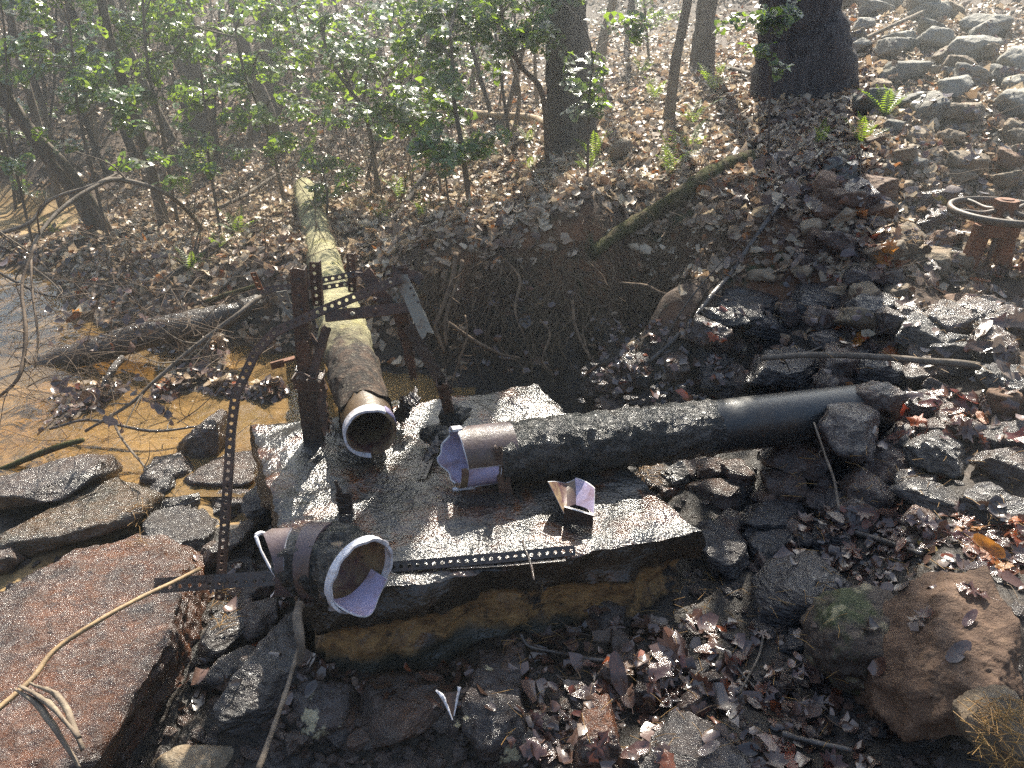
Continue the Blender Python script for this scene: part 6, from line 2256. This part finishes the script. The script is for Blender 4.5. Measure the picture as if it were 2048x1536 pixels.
holly([(940, 385), (925, 300), (908, 200), (905, 130), (900, 60)], 5.0, 11,
      [(905, 60, 70, 4.9, 90), (850, 110, 60, 4.8, 80), (960, 40, 60, 4.9, 80), (800, 60, 70, 5.2, 90), (930, 150, 50, 4.7, 50), (860, 20, 70, 5.0, 80)], 'holly with a slim upright stem left of the dark trunk', 1)
holly([(1098, 262), (1085, 190), (1040, 130), (1010, 60), (1000, -10)], 5.3, 12,
      [(1030, 90, 60, 5.1, 80), (1060, 20, 60, 5.1, 80), (990, 120, 45, 5.0, 50), (1010, -20, 70, 5.0, 60), (1075, 80, 35, 4.9, 30)], 'holly with reddish twin stems growing against the dark trunk', 2, mat=M['twig'])
holly([(1180, 270), (1178, 200), (1185, 120), (1165, 50), (1100, -20)], 4.3, 5,
      [(1150, 110, 34, 4.25, 16), (1145, 180, 26, 4.2, 12), (1185, 195, 26, 4.2, 12), (1205, 230, 24, 4.15, 10), (1150, 240, 18, 4.15, 7), (1250, 50, 40, 4.4, 14), (1290, 70, 30, 4.5, 14), (1190, 150, 20, 4.2, 6)], 'sparse holly sprays dangling across the dark trunk', 3, size=.06)
holly([(750, 300), (735, 240), (700, 180), (660, 120), (640, 40)], 6.0, 10,
      [(700, 190, 70, 5.8, 90), (640, 120, 70, 5.8, 90), (740, 130, 70, 5.7, 90), (600, 60, 70, 5.9, 90), (700, 60, 80, 5.8, 100), (780, 200, 60, 5.5, 70), (840, 235, 60, 5.2, 80), (770, 240, 50, 5.4, 50)], 'broad holly in the middle of the thicket above the pipe end', 4)
holly([(560, 330), (540, 280), (520, 220), (490, 150), (470, 60)], 6.4, 9,
      [(520, 240, 60, 6.2, 80), (590, 250, 60, 6.0, 80), (470, 160, 60, 6.2, 80), (540, 160, 60, 6.2, 80), (440, 60, 70, 6.3, 90), (540, 50, 70, 6.3, 90), (620, 290, 50, 5.9, 60)], 'holly spreading in front of the mottled slanting trunk', 5)
holly([(650, 440), (655, 400), (650, 360), (640, 320)], 5.8, 5,
      [(660, 385, 34, 5.6, 34), (640, 335, 36, 5.6, 34), (690, 350, 30, 5.6, 24), (640, 410, 24, 5.6, 16)], 'low holly shoot beside the far end of the mossy pipe', 6)
holly([(330, 330), (320, 240), (300, 160), (290, 80), (285, -10)], 6.2, 8,
      [(330, 200, 60, 6.0, 80), (260, 160, 60, 6.0, 80), (300, 90, 70, 6.0, 100), (230, 60, 70, 6.1, 90), (370, 110, 60, 6.1, 80), (320, 20, 70, 6.1, 90), (280, 255, 45, 5.9, 40), (400, 30, 70, 6.3, 90)], 'dense holly around the grey-brown leaning trunk', 7)
holly([(180, 340), (160, 240), (150, 150), (140, 60), (130, -10)], 5.6, 7,
      [(160, 130, 60, 5.4, 70), (190, 180, 60, 5.3, 70), (110, 90, 60, 5.5, 60), (150, 20, 70, 5.5, 90), (60, 30, 60, 5.6, 60), (215, 230, 40, 5.2, 40), (150, 215, 45, 5.3, 40)], 'dark holly above the twin leaning stems', 8)
holly([(30, 380), (20, 280), (15, 180), (10, 80), (0, -10)], 5.8, 6,
      [(20, 110, 60, 5.6, 70), (60, 160, 50, 5.6, 40), (10, 30, 60, 5.6, 60), (25, 340, 34, 5.6, 26), (110, 300, 30, 5.6, 16)], 'holly at the left frame edge behind the creek', 9)
holly([(420, 360), (415, 300), (410, 220), (400, 130)], 5.5, 6,
      [(400, 290, 40, 5.3, 34), (450, 330, 36, 5.3, 26), (290, 330, 34, 5.2, 26), (350, 350, 30, 5.2, 20), (430, 200, 50, 5.4, 50)], 'thin holly in the shade above the slender leaning stem', 10)
holly([(1560, 180), (1540, 120), (1530, 60), (1550, -20)], 4.5, 5,
      [(1520, 60, 40, 4.4, 22), (1575, 70, 40, 4.4, 22), (1540, 120, 30, 4.4, 14), (1600, 30, 50, 4.4, 26), (1480, 10, 50, 4.5, 26)], 'pale-leaved sapling in front of the widest trunk', 11, size=.06)
holly([(880, 330), (870, 290), (840, 240), (820, 200)], 5.6, 6,
      [(830, 260, 50, 5.4, 60), (880, 210, 45, 5.4, 50), (760, 160, 60, 5.8, 80), (700, 250, 50, 5.6, 60)], 'low holly mound behind the pale crooked limb', 12)

g = np.random.default_rng(321)
TA = [(375, 170, 'the grey-brown leaning trunk'), (555, 150, 'the straight pale trunk'), (530, 240, 'the mottled slanting trunk'), (120, 330, 'the twin leaning stems'), (310, 380, 'the slender leaning stem'),
      (650, 120, 'the pale back limb'), (760, 260, 'the broad middle holly'), (905, 200, 'the slim-stemmed holly'), (1140, 150, 'the dark thick trunk'), (1220, 80, 'the slim pale trunk'), (60, 150, 'the left-edge holly'),
      (1410, 70, 'the brown mid-sized trunk'), (1600, 90, 'the widest trunk'), (620, 400, 'the far end of the mossy pipe'), (480, 470, 'the yellow-green fern'), (200, 60, 'the dark thin sapling'), (880, 300, 'the low holly mound')]
ANCH[:] = TA
for k in range(60):
    u, v = g.uniform(-40, 1080), g.uniform(60, 400)
    if v > 300 and 560 < u < 700:
        continue
    ln = g.normal() * .18 - (.12 if u < 500 else 0)
    hgt = g.uniform(150, 420)
    pix = [(u, v), (u + ln * hgt * .4 + g.normal() * 8, v - hgt * .4), (u + ln * hgt + g.normal() * 14, v - hgt)]
    col_ = ['pale', 'grey', 'dark'][k % 3]
    sh_ = 'straight' if abs(ln) < .08 else 'left-leaning' if ln < 0 else 'right-leaning'
    make_tree('sapling', pix, DG(u, v), g.uniform(4, 9), [M['bark_pale'], M['bark_grey'], M['bark_dark']][k % 3], unique_label(u, v, f'thin {col_} {sh_} bare sapling'), seed=400 + k, top=g.uniform(2.6, 4), nb=4, spread=.8, group='bare saplings of the thicket', rough=.05)
for k, (u, v) in enumerate([(80, 300), (230, 250), (450, 260), (600, 210), (700, 330), (820, 160), (950, 190), (30, 420), (1300, 120), (160, 180), (900, 420)]):
    dd = DG(u, v)
    hgt = g.uniform(110, 190)
    cl = []
    for j in range(6):
        cl.append((u + g.normal() * 55, v - g.uniform(.25, 1.05) * hgt, g.uniform(28, 48), dd - g.uniform(.1, .5), int(g.integers(16, 34))))
    holly([(u, v), (u - 8, v - hgt * .5), (u - 14, v - hgt)], dd, g.uniform(4, 7), cl, unique_label(u, v, ['low', 'loose', 'spreading', 'small'][k % 4] + ' glossy-leaved holly bush'), 60 + k, nsingle=40, size=g.uniform(.045, .07))

# the added flare veil goes in last
col.objects.link(ho)
